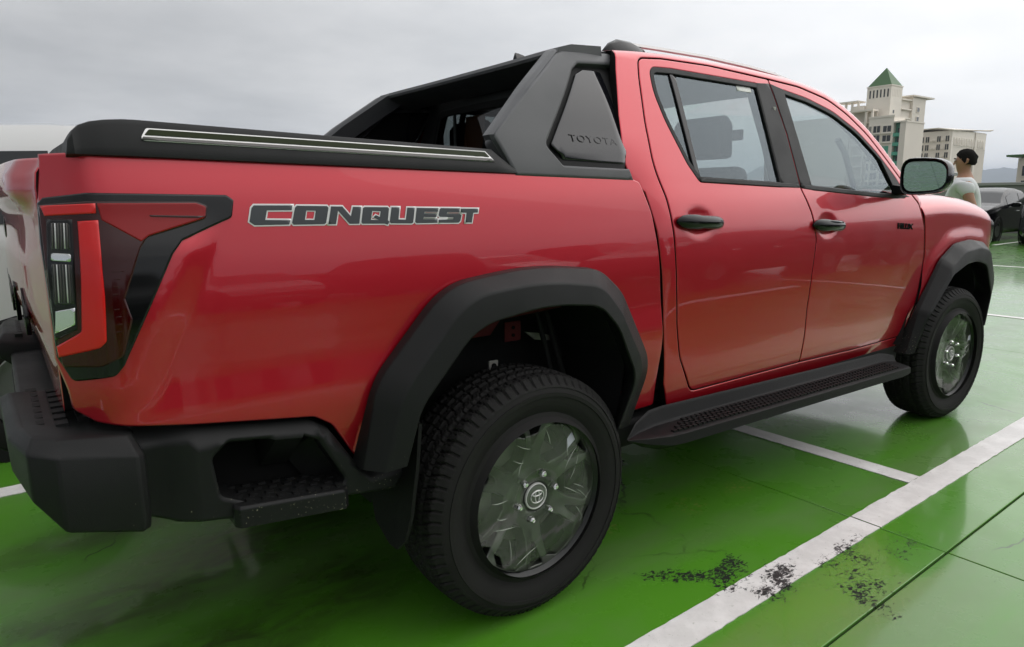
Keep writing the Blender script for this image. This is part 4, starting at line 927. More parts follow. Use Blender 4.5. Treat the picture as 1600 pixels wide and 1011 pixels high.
def hoodm(a, b):
    a = np.asarray(a, float); b = np.asarray(b, float); ye = .774-.85*np.clip(a-3.55, 0, 9)**2-.6*np.clip(a-3.55, 0, 9)**3
    rib = .014*sstep(.62, .70, np.abs(b))*sstep(.95, .84, np.abs(b))
    z = Zf(a)+.030*(1-np.abs(b)**3)+rib-.09*sstep(3.80, 4.02, a)
    return np.stack([a+.12*(1-b*b)*sstep(3.3, 3.9, a)-.06*(1-b*b)*sstep(2.9, 2.7, a)*0, b*ye, z], 1)
panel('hood', [(2.72, -1), (3.86, -.985), (3.88, 0), (3.86, .985), (2.72, 1)], hoodm, (0, 0, 1), PAINT, truck, step=.05, depth=.02, edge=.01)
box('cowl', 2.60, 2.76, -.74, .74, 1.22, 1.262, PLAST2, truck, bev=.01)
def fasc(a, b):
    a = np.asarray(a, float); b = np.asarray(b, float)
    return np.stack([4.03-.26*np.abs(a/.8)**2.4-.05*sstep(.75, .5, b)-.03*sstep(.95, 1.1, b), a, b], 1)
fb = panel('front_bumper', rpoly([(-.86, .50, .05), (.86, .50, .05), (.86, .99, .05), (.6, 1.10, .05), (-.6, 1.10, .05), (-.86, .99, .05)], 4), fasc, (1, 0, 0), PAINT, truck, step=.06, depth=.1, edge=.02, drop=.01)
gr = panel('grille', rpoly([(-.55, .62, .05), (.55, .62, .05), (.60, .82, .05), (.50, 1.06, .05), (-.50, 1.06, .05), (-.60, .82, .05)], 4), lambda a, b: fasc(a, b)+np.array([[.012, 0, 0]]), (1, 0, 0), GLOSSB, truck, step=.06, depth=.02, edge=.01)
for k in range(5):
    zg = .68+.07*k
    panel('grille_slat', [(-.48, zg), (.48, zg), (.48, zg+.03), (-.48, zg+.03)], lambda a, b: fasc(a, b)+np.array([[.024, 0, 0]]), (1, 0, 0), PLAST, gr, step=.1, depth=.01)
text_mesh('grille_lettering', 'TOYOTA', .10, .004, CHROME, gr, Matrix.Translation((4.056, 0, .93)) @ Matrix.Rotation(rad(90), 4, 'Z') @ Matrix.Rotation(rad(90), 4, 'X'))

# ---- interior
def seat(x, y, w, nm='seat'):
    o = loft(nm, [[(x+a, y+q*w*k, z) for a, z in ((0, .78), (.46, .82), (.50, .90), (.44, .95), (.08, .92))] for q, k in ((-1, .92), (-.8, 1.02), (.8, 1.02), (1, .92))], SEATM, truck, bev=.02)
    loft('backrest', [[(x+a, y+q*w*k, z) for a, z in ((.10, .88), (-.10, 1.42), (-.20, 1.42), (-.10, .80))] for q, k in ((-1, .92), (-.8, 1.), (.8, 1.), (1, .92))], SEATM, o, bev=.03)
    loft('headrest', [[(x+a-.145, y+q*.14, z) for a, z in ((.06, 1.46), (.055, 1.62), (.0, 1.66), (-.045, 1.62), (-.04, 1.46))] for q in (-1, -.8, .8, 1)], SEATM, o, bev=.02)
    return o
seat(1.62, -.37, .25); seat(1.62, .37, .25); seat(.80, -.36, .32); seat(.80, .36, .32)
box('cab_floor', .58, 2.70, -.80, .80, .52, .56, DARK, truck)
loft('dashboard', [[(x, y, z) for x, z in ((2.28, .95), (2.22, 1.12), (2.30, 1.215), (2.62, 1.235), (2.66, .9))] for y in (-.78, -.4, .4, .78)], INT, truck, bev=.02)
sw = []
sc, sn = Vector((2.10, .37, 1.13)), Vector((-.9, 0, .43)).normalized(); sa = Vector((0, 1, 0)); sb = sn.cross(sa)
tube('steering_wheel', [sc+.185*(math.cos(t)*sa+math.sin(t)*sb) for t in [2*math.pi*k/28 for k in range(29)]], .015, INT, truck)
loft('steering_hub', [[sc+d*sn+rr_*(math.cos(t)*sa*1.3+math.sin(t)*sb) for t in [2*math.pi*k/14 for k in range(14)]] for d, rr_ in ((-.10, .04), (0, .09), (.03, .06))], INT, truck)
box('steering_spoke', 2.09, 2.11, .20, .54, 1.115, 1.145, INT, truck)
tube('grab_handle', [(2.35, -.68, 1.30), (2.30, -.69, 1.36), (2.18, -.70, 1.50), (2.12, -.69, 1.56)], .014, INTL, truck)
tube('seat_belt', [(1.47, -.73, 1.66), (1.46, -.74, 1.45), (1.45, -.76, 1.10)], .02, INTL, truck)
tube('seat_belt', [(1.47, .73, 1.66), (1.46, .74, 1.45), (1.45, .76, 1.10)], .02, INTL, truck)
box('interior_mirror', 2.16, 2.18, -.12, .12, 1.60, 1.66, INT, truck, bev=.008)
loft('warranty_tag', [[(2.36, -.52, 1.245), (2.36, -.44, 1.245), (2.39, -.44, 1.275), (2.39, -.52, 1.275)], [(2.362, -.52, 1.244), (2.362, -.44, 1.244), (2.392, -.44, 1.274), (2.392, -.52, 1.274)]], mat('yellow tag', (.75, .32, .03), .5), truck)
for s in (-1, 1):
    # inner pillars
    loft('inner_pillar', [[(x, s*(float(cab_prof(z))-.06-q), z) for q in (0, .03)] + [(x+.10, s*(float(cab_prof(z))-.06-q), z) for q in (.03, 0)] for x, z in ((1.43, 1.25), (1.44, 1.5), (1.44, 1.77))], INT, truck)
    loft('inner_pillar', [[(x, s*(float(cab_prof(z))-.05-q), z) for q in (0, .03)] + [(x+.09, s*(float(cab_prof(z))-.05-q), z) for q in (.03, 0)] for x, z in ((.60, 1.25), (.60, 1.5), (.62, 1.77))], INT, truck)

# ---- chassis
for s in (-1, 1):
    box('frame_rail', -1.05, 3.5, min(s*.42, s*.52), max(s*.42, s*.52), .56, .70, DARK, truck, bev=.01)
    lf = [[(x, s*w, z) for w, z in ((.50, 0), (.57, 0), (.57, .035), (.50, .035))] for x in (0,)]
    rows = []
    for k in range(13):
        t = -1+2*k/12; rows.append([(.65*t-.03, s*w, .42+.13*t*t+dz) for w, dz in ((.545, -.03), (.615, -.03), (.615, .012), (.545, .012))])
    loft('leaf_spring', rows, DARK, truck)
    tube('shock_absorber', [(.05, s*.60, .42), (.14, s*.50, .78)], [.028, .022], DARK, truck)
tube('rear_axle', [(0, -.75, .385), (0, -.25, .385), (0, -.12, .385), (0, .12, .385), (0, .25, .385), (0, .75, .385)], [.045, .05, .13, .13, .05, .045], DARK, truck, 14)
tube('front_axle', [(3.085, -.75, .385), (3.085, .75, .385)], .05, DARK, truck, 12)
tube('drive_shaft', [(.1, 0, .40), (1.9, 0, .50)], .035, DARK, truck)
box('transmission_case', 1.7, 3.1, -.20, .20, .36, .62, DARK, truck, bev=.05)
for s in (-1, 1): box('rocker_panel', .36, 2.62, min(s*.60, s*.855), max(s*.60, s*.855), .40, .50, DARK, truck, bev=.02)
box('fuel_tank', .55, 1.55, .10, .42, .36, .60, DARK, truck, bev=.05)
tube('exhaust_pipe', [(2.5, -.32, .42), (1.2, -.34, .40), (.45, -.34, .42), (.1, -.34, .56), (-.3, -.36, .52), (-.5, -.36, .52)], .032, DARK, truck)
tube('spare_wheel', [(-.62+.0*k, 0, .50+.16*k) for k in (0, 1)], .36, DARK, truck, 32)
box('engine_bay_block', 2.75, 3.75, -.62, .62, .60, 1.16, DARK, truck, bev=.05)
box('rear_crossmember', -1.05, -1.0, -.55, .55, .58, .70, DARK, truck)

# ---- wheels: built once, then copied
def tyre_mesh():
    prof = []           # (radius, y); outward is -y
    Rt, yc = .3865, .105
    for r_, y_ in ((.240, -.026), (.2535, -.005), (.266, -.001), (.287, -.011), (.300, -.016), (.318, -.0185), (.3185, -.0215), (.330, -.022), (.3305, -.0190), (.345, -.014), (.3455, -.0165), (.352, -.0145), (.360, -.006), (.368, .002)): prof.append((r_, y_))
    ntr = 34
    for k in range(ntr+1):
        t = -1+2*k/ntr; prof.append((Rt-.006*t*t-.004*t**8, yc+.098*t))
    for r_, y_ in ((.368, .208), (.345, .224), (.300, .226), (.262, .206), (.246, .214), (.232, .235)): prof.append((r_, y_))
    n = 70*8; i0 = 14; i1 = 14+ntr; V = []; np_ = len(prof)
    for a in range(n):
        th = 2*math.pi*a/n; ph = a/8.0
        for j, (r_, y_) in enumerate(prof):
            dr = 0; dy = 0
            if i0 <= j <= i1:
                t = -1+2*(j-i0)/ntr; at = abs(t)
                zig = .22*math.sin(ph*2*math.pi)
                if abs(at-.62) < .05 or abs(at-.22+.02*zig) < .05: dr = -.0085
                pos = (ph+(0.5 if t > 0 else 0)+(.9*at if at > .62 else 1.3*t+.35*math.sin(6*at))) % 1
                wid = .20 if at > .62 else .16
                if pos < wid: dr = min(dr, -.0085)
                elif at > .62 and .48 < pos < .56: dr = min(dr, -.004)
                elif at <= .62 and (.5 < pos < .57): dr = min(dr, -.004)
            elif j in (12, 13) and ((ph+.9) % 1) < .22: dr = -.003; dy = .0045
            elif j == 11 and ((ph+.9) % 1) < .22: dy = .002
            V.append(((r_+dr)*math.cos(th), y_+dy, (r_+dr)*math.sin(th)))
    F = []
    for a in range(n):
        b = (a+1) % n
        for j in range(np_-1): F.append((a*np_+j, a*np_+j+1, b*np_+j+1, b*np_+j))
    me = bpy.data.meshes.new('tyre'); me.from_pydata(V, [], F); me.update(); smooth(me, 30)
    return me
GUN = mat('gunmetal alloy', (.125, .135, .115), rough=.32, metal=.45)
LIP = mat('dark rim lip', (.020, .021, .020), rough=.25, metal=.5)
FILM = None
def film_mat():
    m = bpy.data.materials.new('clear protective film'); m.use_nodes = True; t = m.node_tree; t.nodes.clear()
    tr = t.nodes.new('ShaderNodeBsdfTransparent'); tr.inputs[0].default_value = (.93, .95, .92, 1)
    gl = t.nodes.new('ShaderNodeBsdfGlossy'); gl.inputs['Roughness'].default_value = .10
    df = t.nodes.new('ShaderNodeBsdfDiffuse'); df.inputs[0].default_value = (.30, .34, .26, 1)
    fr = t.nodes.new('ShaderNodeFresnel'); fr.inputs[0].default_value = 1.5
    nz = t.nodes.new('ShaderNodeTexNoise'); nz.inputs['Scale'].default_value = 7; nz.inputs['Detail'].default_value = 1; nz.inputs['Distortion'].default_value = 2.2
    o = t.nodes.new('ShaderNodeTexCoord'); t.links.new(o.outputs['Object'], nz.inputs['Vector'])
    bp = t.nodes.new('ShaderNodeBump'); bp.inputs['Strength'].default_value = .15; bp.inputs['Distance'].default_value = .012
    t.links.new(nz.outputs['Fac'], bp.inputs['Height'])
    for q in (gl, fr): t.links.new(bp.outputs[0], q.inputs['Normal'])
    m1 = t.nodes.new('ShaderNodeMixShader'); m1.inputs[0].default_value = .10; t.links.new(tr.outputs[0], m1.inputs[1]); t.links.new(df.outputs[0], m1.inputs[2])
    ad = t.nodes.new('ShaderNodeMath'); ad.operation = 'MULTIPLY'; ad.inputs[1].default_value = 1.1; ad.use_clamp = True; t.links.new(fr.outputs[0], ad.inputs[0])
    m2 = t.nodes.new('ShaderNodeMixShader'); t.links.new(ad.outputs[0], m2.inputs[0]); t.links.new(m1.outputs[0], m2.inputs[1]); t.links.new(gl.outputs[0], m2.inputs[2])
    out = t.nodes.new('ShaderNodeOutputMaterial'); t.links.new(m2.outputs[0], out.inputs[0])
    return m
def build_wheel(loc, rz, spin):
    pol = lambda r_, d: (r_*math.cos(rad(d)), r_*math.sin(rad(d)))
    holes = []
    for k in range(6):
        c = 60*k
        holes.append(rpoly([(*pol(.104, c-10), .010), (*pol(.140, c-17.5), .006), (*pol(.205, c-19), .006), (*pol(.226, c-10), .008), (*pol(.229, c), .2), (*pol(.226, c+10), .008), (*pol(.205, c+19), .006), (*pol(.140, c+17.5), .006), (*pol(.104, c+10), .010)], 4))
        holes.append(rpoly([(*pol(.138, c+30), .006), (*pol(.200, c+25.5), .006), (*pol(.228, c+23.0), .006), (*pol(.230, c+30), .1), (*pol(.228, c+37), .006), (*pol(.200, c+34.5), .006)], 4))
    def dish(a, b):
        r_ = np.hypot(a, b); th = np.degrees(np.arctan2(b, a)); q = np.abs(((th+30) % 60)-30)      # 0 at opening centre, 30 at spoke centre
        y = .006+.030*sstep(.20, .07, r_)-.012*sstep(.09, .05, r_)+.010*sstep(12, 0, np.abs(q-30))*sstep(.10, .15, r_)
        return np.stack([np.asarray(a, float), y, np.asarray(b, float)], 1)
    outline = [pol(.238, 5*k) for k in range(72)]; SC = 1.035
    w = panel('wheel', outline, dish, (0, -1, 0), GUN, truck, holes=holes, step=.010, depth=.045, edge=.0045, drop=.004)
    w.location = loc; w.rotation_euler = (0, spin, rz)
    w.data.transform(Matrix.Diagonal((SC, 1, SC, 1)))
    lathe('rim', [(.238, .006), (.2455, .000), (.2500, -.005), (.2530, -.004), (.2540, .004), (.246, .020), (.232, .05), (.215, .12), (.222, .20), (.235, .23)], LIP, w, 96)
    lathe('brake_disc', [(.05, .080), (.165, .080), (.168, .083), (.168, .10), (.05, .10)], mat('brake steel', (.25, .24, .23), .4, metal=.8), w, 64)
    lathe('wheel_backing', [(.02, .125), (.215, .125)], DARK, w, 48)
    box('brake_caliper', .08, .17, .06, .13, -.08, .08, DARK, w, bev=.01)
    link('tyre', TYRE, w)
    lathe('centre_cap', [(.0005, .004), (.026, .004), (.034, .006), (.037, .010), (.038, .030)], GUN, w, 40)
    lathe('cap_ring', [(.0365, .0085), (.0385, .005), (.0415, .006), (.0425, .012)], SILVER, w, 40)
    em = []
    def ell(a_, b_, cz, nm='cap_emblem'):
        tube(nm, [(a_*math.cos(t), .0025, cz+b_*math.sin(t)) for t in [2*math.pi*k/32 for k in range(33)]], .0019, SILVER, w, 6)
    ell(.0250, .0195, 0); ell(.0083, .0192, 0); ell(.0182, .0076, .0104)
    for k in range(6):
        x, z = pol(.0725, 60*k+12)
        lathe('lug_nut', [(.0005, -.010), (.006, -.0095), (.0098, -.004), (.0110, .008), (.0128, .012), (.0128, .024)], CHROME, w, 6, ang=20, loc=(x, .001, z))
    # clear film stuck over the wheel face, its edge cut ragged
    rg = random.Random(11); fo = []
    for k in range(48):
        q = 7.5*k; base = .231 if (q+8) % 60 < 34 else .188
        base = .5*base+.5*.236; fo.append(pol(base+rg.uniform(-.004, .004), q+rg.uniform(-2, 2)))
    def fm(a, b):
        r_ = np.hypot(a, b); y = -.002+.012*sstep(.10, .05, r_)-.004*np.sin(19*a+7*b)*sstep(.05, .12, r_)-.003*np.sin(33*b-11*a)*sstep(.05, .12, r_)
        return np.stack([np.asarray(a, float), y, np.asarray(b, float)], 1)
    panel('protective_film', fo, fm, (0, -1, 0), FILMM, w, holes=[[pol(.050, 15*k) for k in range(24)]], step=.012, depth=0, drop=0)
    rc = random.Random(5)
    for k in range(16):          # creases where the film is pulled over the spokes
        a0 = rc.uniform(0, 360); r1 = rc.uniform(.10, .17); a1 = a0+rc.uniform(-25, 25); r2 = min(.215, r1+rc.uniform(.03, .08))
        q0, q1 = np.array(pol(r1, a0)), np.array(pol(r2, a1)); mid = (q0+q1)/2+np.array([rc.uniform(-.012, .012), rc.uniform(-.012, .012)])
        cp = [(1-t)**2*q0+2*t*(1-t)*mid+t*t*q1 for t in (0, .2, .4, .6, .8, 1)]
        tube('film_crease', [(c_[0], float(fm(np.array([c_[0]]), np.array([c_[1]]))[0, 1])-.0005, c_[1]) for c_ in cp], [.0003, .0011, .0015, .0014, .0009, .0003], CREASE, w, 5)
    panel('film_label', [(.115, .128), (.152, .150), (.140, .178), (.118, .160)], lambda a, b: fm(a, b)-np.array([[0, .0015, 0]]), (0, -1, 0), mat('torn label', (.45, .45, .52), .6), w, step=.02, depth=0, drop=0)
    return w
FILMM = film_mat(); CREASE = mat('film crease', (.30, .32, .28), .15, spec=.6)
TYRE = tyre_mesh(); TYRE.materials.append(RUBBER)
def copy_tree(o, parent):
    c = o.copy(); col.objects.link(c); c.parent = parent
    for ch in list(o.children): copy_tree(ch, c)
    return c
w0 = build_wheel((0, -.945, .385), 0, 0)
for loc, rz, spin in (((3.085, -.955, .385), rad(-4.3), .5), ((0, .945, .385), math.pi, .9), ((3.085, .955, .385), math.pi-rad(4.3), 1.7)):
    c = copy_tree(w0, truck); c.location = loc; c.rotation_euler = (0, spin, rz)
# ================================================================== other vehicles
def car(nm, label, loc, rz, paint, top, belt, W0, L, wheels, side_g, ws, rw, group=None, clear=.20, chrome=True, roof_paint=None):
    """simple but shaped car body: lofted sections along its length; windows cut from the same sections; x forward"""
    e = empty(nm, loc, rz); tag(e, label, 'car', group)
    tx = [q[0] for q in top]; tz = [q[1] for q in top]; bx_ = [q[0] for q in belt]; bz = [q[1] for q in belt]
    x0, x1 = tx[0], tx[-1]
    xs = sorted(set([round(x0+(x1-x0)*k/44, 3) for k in range(45)]+[round(q, 3) for r_ in list(side_g)+[ws, rw] for q in r_]))
    def sec(x):
        zt = float(np.interp(x, tx, tz)); b = min(float(np.interp(x, bx_, bz)), zt-.01); h = max(zt-b, .012)
        w = W0-.16*max(0, (x-(x1-.75))/.75)**2.2-.12*max(0, ((x0+.6)-x)/.6)**2.2
        zc = clear+.10*max(0, (x-(x1-.35))/.35)**2+.12*max(0, ((x0+.3)-x)/.3)**2
        zm = zc+.45*(b-zc); g = w*.965; k = .30*min(1, h/.25)
        pts = [(0, zc), (w*.86, zc), (w*.975, zc+.10), (w, zm), (w*.99, b-.08*(b-zc)), (g, b), (g-.03*h*k, b+.08*h), (g-k*h*.75, b+.72*h), (g-k*h-.05*min(1, h/.3), b+.965*h), (g*.45, zt+.012), (0, zt+.018)]
        return [(x, -y, z) for y, z in pts]+[(x, y, z) for y, z in pts[-2:0:-1]]
    S = [sec(x) for x in xs]; n = len(S[0])
    body = loft('body', S, paint, e, ang=32)
    def patch(pn, xa, xb, cols, m, off=.006):
        idx = [i for i, x in enumerate(xs) if xa-1e-4 <= x <= xb+1e-4]; V, F = [], []
        for i in idx:
            for c in cols:
                p = Vector(S[i][c]); d = Vector((0, p.y, (p.z-.9)*.9)); d = d.normalized() if d.length > 0 else Vector((0, 0, 1)); V.append(p+d*off)
        nc = len(cols)
        for i in range(len(idx)-1):
            for c in range(nc-1): F.append((i*nc+c, i*nc+c+1, (i+1)*nc+c+1, (i+1)*nc+c))
        return mesh(pn, V, F, m, e, ang=50)
    cg = mat('car window glass', (.012, .015, .017), .08, spec=.28)
    for a, b in side_g:
        patch('side_window', a, b, [6, 7], cg); patch('side_window', a, b, [n-6, n-7], cg)
    patch('windshield', ws[0], ws[1], [8, 9, 10, 11, 12], cg); patch('rear_window', rw[0], rw[1], [8, 9, 10, 11, 12], cg)
    for xw, rr_ in wheels:
        for s in (-1, 1):
            w = lathe('wheel', [(.02, .01*s), (rr_*.60, -.0*s), (rr_*.64, .02*s), (rr_*.66, .03*s), (rr_*.80, .045*s), (rr_*.96, .03*s), (rr_, .0), (rr_, -.17*s), (rr_*.6, -.2*s)], RUBBER, e, 36); w.location = (xw, s*(W0-.03), rr_)
            lathe('rim', [(.01, .028*s), (rr_*.2, .03*s), (rr_*.5, .018*s), (rr_*.63, .032*s)], mat('car alloy', (.16, .16, .16), .35, metal=.8), w, 24)
            a = lathe('wheel_arch', [(rr_*.98, .004*s), (rr_*1.14, .012*s), (rr_*1.17, .0)], PLAST2, e, 36); a.location = (xw, s*(W0+.0), rr_)
    zb_ = float(np.interp(x1-.25, bx_, bz))
    for s in (-1, 1):
        hz = zb_-.17
        loft('headlight', [[(x1-.48, s*(W0-.075), hz+.06), (x1-.42, s*(W0-.09), hz+.10), (x1-.20, s*(W0-.13), hz+.07), (x1-.19, s*(W0-.12), hz)], [(x1-.46, s*(W0-.22), hz+.06), (x1-.36, s*(W0-.22), hz+.11), (x1-.04, s*(W0-.34), hz+.06), (x1-.02, s*(W0-.34), hz)]], mat('headlamp glass', (.40, .40, .40), .08, metal=.3, coat=1.), e, bev=.01)
        loft('tail_lamp', [[(x0+.30, s*(W0-.02), .86), (x0+.30, s*(W0-.02), 1.0), (x0+.10, s*(W0-.10), 1.0), (x0+.10, s*(W0-.10), .86)], [(x0+.25, s*(W0-.16), .86), (x0+.25, s*(W0-.16), 1.0), (x0+.03, s*(W0-.20), 1.0), (x0+.03, s*(W0-.20), .86)]], LENSR, e)
        xm = ws[0]*.0+side_g[-1][1]-.16; zm = float(np.interp(xm, bx_, bz))+.07
        loft('door_mirror', [[(xm+a_, s*(W0+dy), zm+b_) for a_, b_ in ((-.06*k, -.07*k), (.06*k, -.07*k), (.07*k, .06*k), (-.06*k, .07*k))] for dy, k in ((-.06, .3), (.02, .7), (.05, 1.), (.20, .95), (.23, .6))], paint, e, bev=.01)
        for a, b in side_g[-2:]:
            xh = a+.14; zh = float(np.interp(xh, bx_, bz))-.14
            box('door_handle', xh, xh+.20, min(s*(W0-.01), s*(W0+.025)), max(s*(W0-.01), s*(W0+.025)), zh, zh+.03, CHROME if chrome else paint, e, bev=.008)
    loft('grille', [[(x1-.035, y, z) for y, z in ((-.42, zb_-.36), (.42, zb_-.36), (.50, zb_-.17), (-.50, zb_-.17))], [(x1+.015, y, z) for y, z in ((-.38, zb_-.34), (.38, zb_-.34), (.44, zb_-.20), (-.44, zb_-.20))]], GLOSSB, e)
    if chrome:
        for k in (0, 1): box('grille_bar', x1+.0, x1+.025, -.40, .40, zb_-.25-.06*k, zb_-.235-.06*k, CHROME, e)
    loft('lower_intake', [[(x1-.06, y, z) for y, z in ((-.55, .26), (.55, .26), (.62, .42), (-.62, .42))], [(x1-.005, y, z) for y, z in ((-.5, .28), (.5, .28), (.55, .40), (-.55, .40))]], PLAST2, e)
    return e, body
BLACKP = mat('black car paint', (.004, .004, .005), .22, spec=.35)
WHITEP = mat('white car paint', (.50, .50, .495), .35, coat=1., coat_rough=.04)
SILVP = mat('silver car paint', (.36, .37, .38), .35, metal=.6, coat=1., coat_rough=.04)
SED = dict(top=[(-2.2, .82), (-2.1, .98), (-1.75, 1.08), (-1.55, 1.12), (-1.0, 1.42), (-.4, 1.50), (.2, 1.48), (.55, 1.38), (1.15, 1.05), (1.6, .97), (2.0, .86), (2.2, .68)], belt=[(-2.2, .80), (-1.7, .98), (0, .96), (1.2, .92), (2.0, .78), (2.2, .66)], W0=.89, L=4.4, wheels=((-1.35, .32), (1.35, .32)), side_g=((-1.25, -.40), (-.33, .62)), ws=(.45, 1.1), rw=(-1.5, -1.0))
SUV = dict(top=[(-2.25, .85), (-2.2, 1.15), (-2.05, 1.45), (-1.7, 1.72), (-1.2, 1.78), (0, 1.79), (.45, 1.74), (1.0, 1.25), (1.15, 1.18), (1.8, 1.10), (2.15, .98), (2.3, .75)], belt=[(-2.25, 1.0), (-1.7, 1.12), (0, 1.10), (1.1, 1.06), (2.0, .95), (2.3, .72)], W0=.93, L=4.6, wheels=((-1.4, .37), (1.4, .37)), side_g=((-1.85, -1.15), (-1.08, -.15), (-.08, .72)), ws=(.48, 1.0), rw=(-2.1, -1.8))
MPV = dict(top=[(-2.25, .85), (-2.2, 1.15), (-2.12, 1.40), (-1.85, 1.655), (-1.2, 1.70), (0, 1.71), (.55, 1.66), (1.25, 1.18), (1.4, 1.10), (1.9, 1.02), (2.2, .90), (2.35, .70)], belt=[(-2.25, 1.0), (-1.7, 1.14), (0, 1.11), (1.3, 1.04), (2.0, .92), (2.35, .68)], W0=.90, L=4.6, wheels=((-1.38, .34), (1.42, .34)), side_g=((-2.0, -1.22), (-1.15, -.15), (-.08, .85)), ws=(.62, 1.22), rw=(-2.2, -1.9))
car('minivan', 'white minivan parked beyond the tailgate of the red pickup', (.25, 2.56, 0), 0, WHITEP, **MPV, clear=.22)
car('sedan', 'black sedan facing the camera by the parapet, left of the dark suv', (22.75, 5.45, 0), math.pi, BLACKP, **SED)
car('suv', 'dark suv at the right edge with a chrome trimmed nose', (22.0, 2.78, 0), math.pi, BLACKP, **SUV)
DARKG = mat('dark grey car paint', (.020, .021, .023), .3, coat=1., coat_rough=.03)
car('sedan', 'unseen black sedan added two bays right of the red pickup', (7.1, -5.3, 0), 0, BLACKP, **SED)  # added out of view to keep bright floor out of the door reflections
car('suv', 'unseen dark grey suv added ahead of the unseen black sedan', (12.2, -5.3, 0), 0, DARKG, **SUV)  # likewise added out of view for the door reflections
for k_, (nm_, kind_, pm_, lab_) in enumerate((('sedan', SED, BLACKP, 'unseen black sedan, first of the added row behind the camera'), ('suv', SUV, DARKG, 'unseen dark grey suv added beside the first black sedan behind the camera'),
        ('sedan', SED, DARKG, 'unseen dark grey sedan in the added row behind the camera'), ('minivan', MPV, BLACKP, 'unseen black minivan in the added row behind the camera'), ('sedan', SED, SILVP, 'unseen silver sedan in the added row behind the camera'),
        ('suv', SUV, BLACKP, 'unseen black suv near the end of the added row behind the camera'), ('minivan', MPV, DARKG, 'unseen dark grey minivan at the end of the added row behind the camera'))):
    car(nm_, lab_, (-3.6+2.75*k_, -11.2+.25*math.sin(3*k_), 0), rad(90 if k_ % 3 else -90), pm_, **kind_)  # row added out of view so the body side reflects something dark

# ================================================================== person standing beyond the pickup's nose
def skin(name, chain, edges, m, parent, sub=2, root=0):
    me = bpy.data.meshes.new(name); me.from_pydata([c[:3] for c in chain], edges, []); me.update()
    o = link(name, me, parent, m)
    md = o.modifiers.new('skin', 'SKIN'); md.use_smooth_shade = True
    sv = me.skin_vertices[0].data
    for i, c in enumerate(chain): sv[i].radius = (c[3], c[4] if len(c) > 4 else c[3])
    sv[root].use_root = True
    ss = o.modifiers.new('sub', 'SUBSURF'); ss.levels = sub; ss.render_levels = sub
    return o
SKINM = mat('skin', (.33, .17, .10), .55, var=.1); SHIRT = mat('white cotton', (.62, .63, .63), .9, bump=.3, bump_scale=120); HAIR = mat('black hair', (.010, .009, .008), .9, spec=.1, bump=1., bump_scale=90); JEAN = mat('dark trousers', (.03, .035, .05), .9)
# local frame: the person faces +x, left is +y, feet at z = 0, 1.70 m tall
pe = empty('person', (6.15, .15, 0), rad(112)); tag(pe, 'person in a white short-sleeved shirt standing beyond the pickup nose', 'person')
J = [(0, 0, .95, .13, .105), (0, 0, 1.10, .12, .095), (.01, 0, 1.25, .135, .10), (.0, 0, 1.38, .13, .085), (.0, 0, 1.45, .062), (.015, 0, 1.50, .055), (.025, 0, 1.56, .066, .075), (.03, 0, 1.61, .078, .09), (.02, 0, 1.665, .062, .07),
     (0, .17, 1.395, .058), (-.04, .21, 1.24, .046), (-.10, .235, 1.11, .038), (.04, .235, 1.02, .032), (.13, .21, .985, .026), (.17, .20, .975, .026, .014),
     (0, -.17, 1.395, .058), (-.02, -.22, 1.22, .046), (-.05, -.235, 1.10, .038), (.07, -.22, .98, .032), (.16, -.19, .95, .026), (.20, -.18, .945, .026, .014),
     (0, .095, .86, .088), (.02, .10, .50, .058), (0, .10, .46, .056), (-.02, .10, .09, .040), (-.03, .10, .045, .042), (.12, .11, .03, .034),
     (0, -.095, .86, .088), (.02, -.10, .50, .058), (0, -.10, .46, .056), (-.02, -.10, .09, .040), (-.03, -.10, .045, .042), (.12, -.11, .03, .034)]
ED = [(0, 1), (1, 2), (2, 3), (3, 4), (4, 5), (5, 6), (6, 7), (7, 8), (3, 9), (9, 10), (10, 11), (11, 12), (12, 13), (13, 14), (3, 15), (15, 16), (16, 17), (17, 18), (18, 19), (19, 20), (0, 21), (21, 22), (22, 23), (23, 24), (24, 25), (25, 26), (0, 27), (27, 28), (28, 29), (29, 30), (30, 31), (31, 32)]
k0 = len(J)
for s, hx, hy, hz in ((1, .17, .20, .975), (-1, .20, -.18, .945)):          # fingers rooted in each palm
    pi_ = 14 if s > 0 else 20
    for f in range(4):
        b_ = len(J); oy = (-.024+.016*f)
        J.append((hx+.035, hy+oy, hz-.004, .0085)); J.append((hx+.068-.004*abs(f-1.5), hy+oy, hz-.022, .0078)); ED += [(pi_, b_), (b_, b_+1)]
    b_ = len(J); J.append((hx-.005, hy-s*.038, hz-.006, .010)); J.append((hx+.03, hy-s*.048, hz-.018, .0085)); ED += [(pi_-1, b_), (b_, b_+1)]
bo = skin('body', J, ED, SKINM, pe)
# face: nose, ears, brows and eyes as a small child mesh set
nv = [(.098, 0, 1.612), (.114, 0, 1.574), (.100, .014, 1.568), (.100, -.014, 1.568), (.088, .012, 1.60), (.088, -.012, 1.60)]
mesh('nose', nv, [(0, 1, 2), (0, 3, 1), (1, 3, 2), (0, 2, 4), (0, 5, 3), (4, 2, 3, 5)], SKINM, bo, ang=80)
for s in (-1, 1):
    tube('ear', [(.012, s*.072, 1.63), (.0, s*.084, 1.615), (.004, s*.084, 1.59), (.018, s*.074, 1.575)], [.008, .012, .011, .006], SKINM, bo)
    tube('eye', [(.096, s*.022, 1.607), (.098, s*.032, 1.608), (.094, s*.042, 1.607)], [.004, .0065, .004], mat('eye', (.05, .04, .035), .2), bo)
    tube('eyebrow', [(.102, s*.016, 1.626), (.102, s*.034, 1.631), (.092, s*.05, 1.626)], [.003, .005, .003], HAIR, bo)
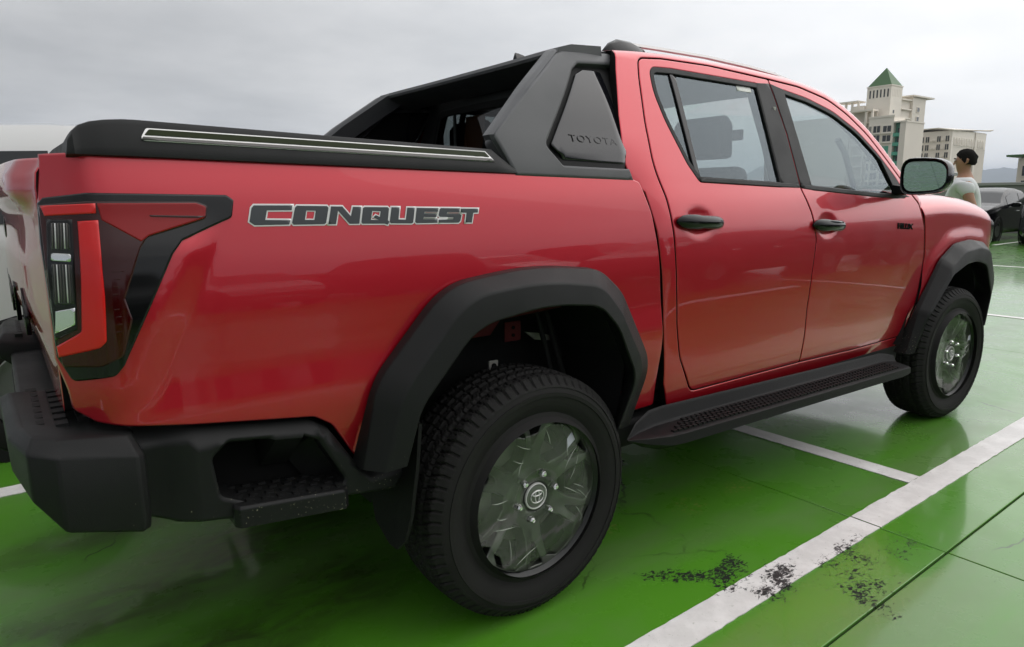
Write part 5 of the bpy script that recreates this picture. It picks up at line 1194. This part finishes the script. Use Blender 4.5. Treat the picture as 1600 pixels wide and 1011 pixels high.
tube('mouth', [(.098, .022, 1.545), (.106, 0, 1.547), (.098, -.022, 1.545)], [.003, .006, .003], mat('lips', (.26, .10, .08), .5), bo)
hv, hf = [], []
for i in range(9):
    for j in range(20):
        t = 2*math.pi*j/20; fr = max(0, math.cos(t)); ph = (i/8)*(math.pi*(.62-.30*fr)+.12*max(0, -math.cos(t)))
        rr_ = 1+.16*noise.noise((i*1.7, j*1.7, 2)); hv.append((.012+.094*rr_*math.sin(ph)*math.cos(t), .083*rr_*math.sin(ph)*math.sin(t), 1.612+.104*rr_*math.cos(ph)))
for i in range(8):
    for j in range(20): hf.append((i*20+j, i*20+(j+1) % 20, (i+1)*20+(j+1) % 20, (i+1)*20+j))
mesh('hair', hv, hf, HAIR, pe, ang=80)
skin('shirt', [(0, 0, .90, .165, .140), (0, 0, 1.08, .165, .140), (.01, 0, 1.24, .175, .142), (0, 0, 1.385, .165, .12), (0, 0, 1.445, .085, .085), (0, .175, 1.395, .082), (-.035, .208, 1.26, .066), (0, -.175, 1.395, .082), (-.018, -.215, 1.26, .066)], [(0, 1), (1, 2), (2, 3), (3, 4), (3, 5), (5, 6), (3, 7), (7, 8)], SHIRT, pe)
skin('trousers', [(0, 0, .96, .138, .115), (0, .095, .84, .100), (.02, .10, .50, .075), (-.01, .10, .10, .066), (0, -.095, .84, .100), (.02, -.10, .50, .075), (-.01, -.10, .10, .066)], [(0, 1), (1, 2), (2, 3), (0, 4), (4, 5), (5, 6)], JEAN, pe)

# ================================================================== the air between here and the hills
hz = box('haze', -12500, 12500, -12500, 12500, -21.2, 420, None or mat('haze air', (1, 1, 1)))
hm = MATS['haze air']; ht = hm.node_tree; ht.nodes.clear()
hv_ = ht.nodes.new('ShaderNodeVolumePrincipled'); hv_.inputs['Color'].default_value = (.78, .87, 1.0, 1); hv_.inputs['Density'].default_value = 1.3e-4; hv_.inputs['Anisotropy'].default_value = 0.
ho = ht.nodes.new('ShaderNodeOutputMaterial'); ht.links.new(hv_.outputs[0], ho.inputs['Volume'])
tag(hz, 'pale bluish haze fading the far hills', 'haze', kind='stuff')
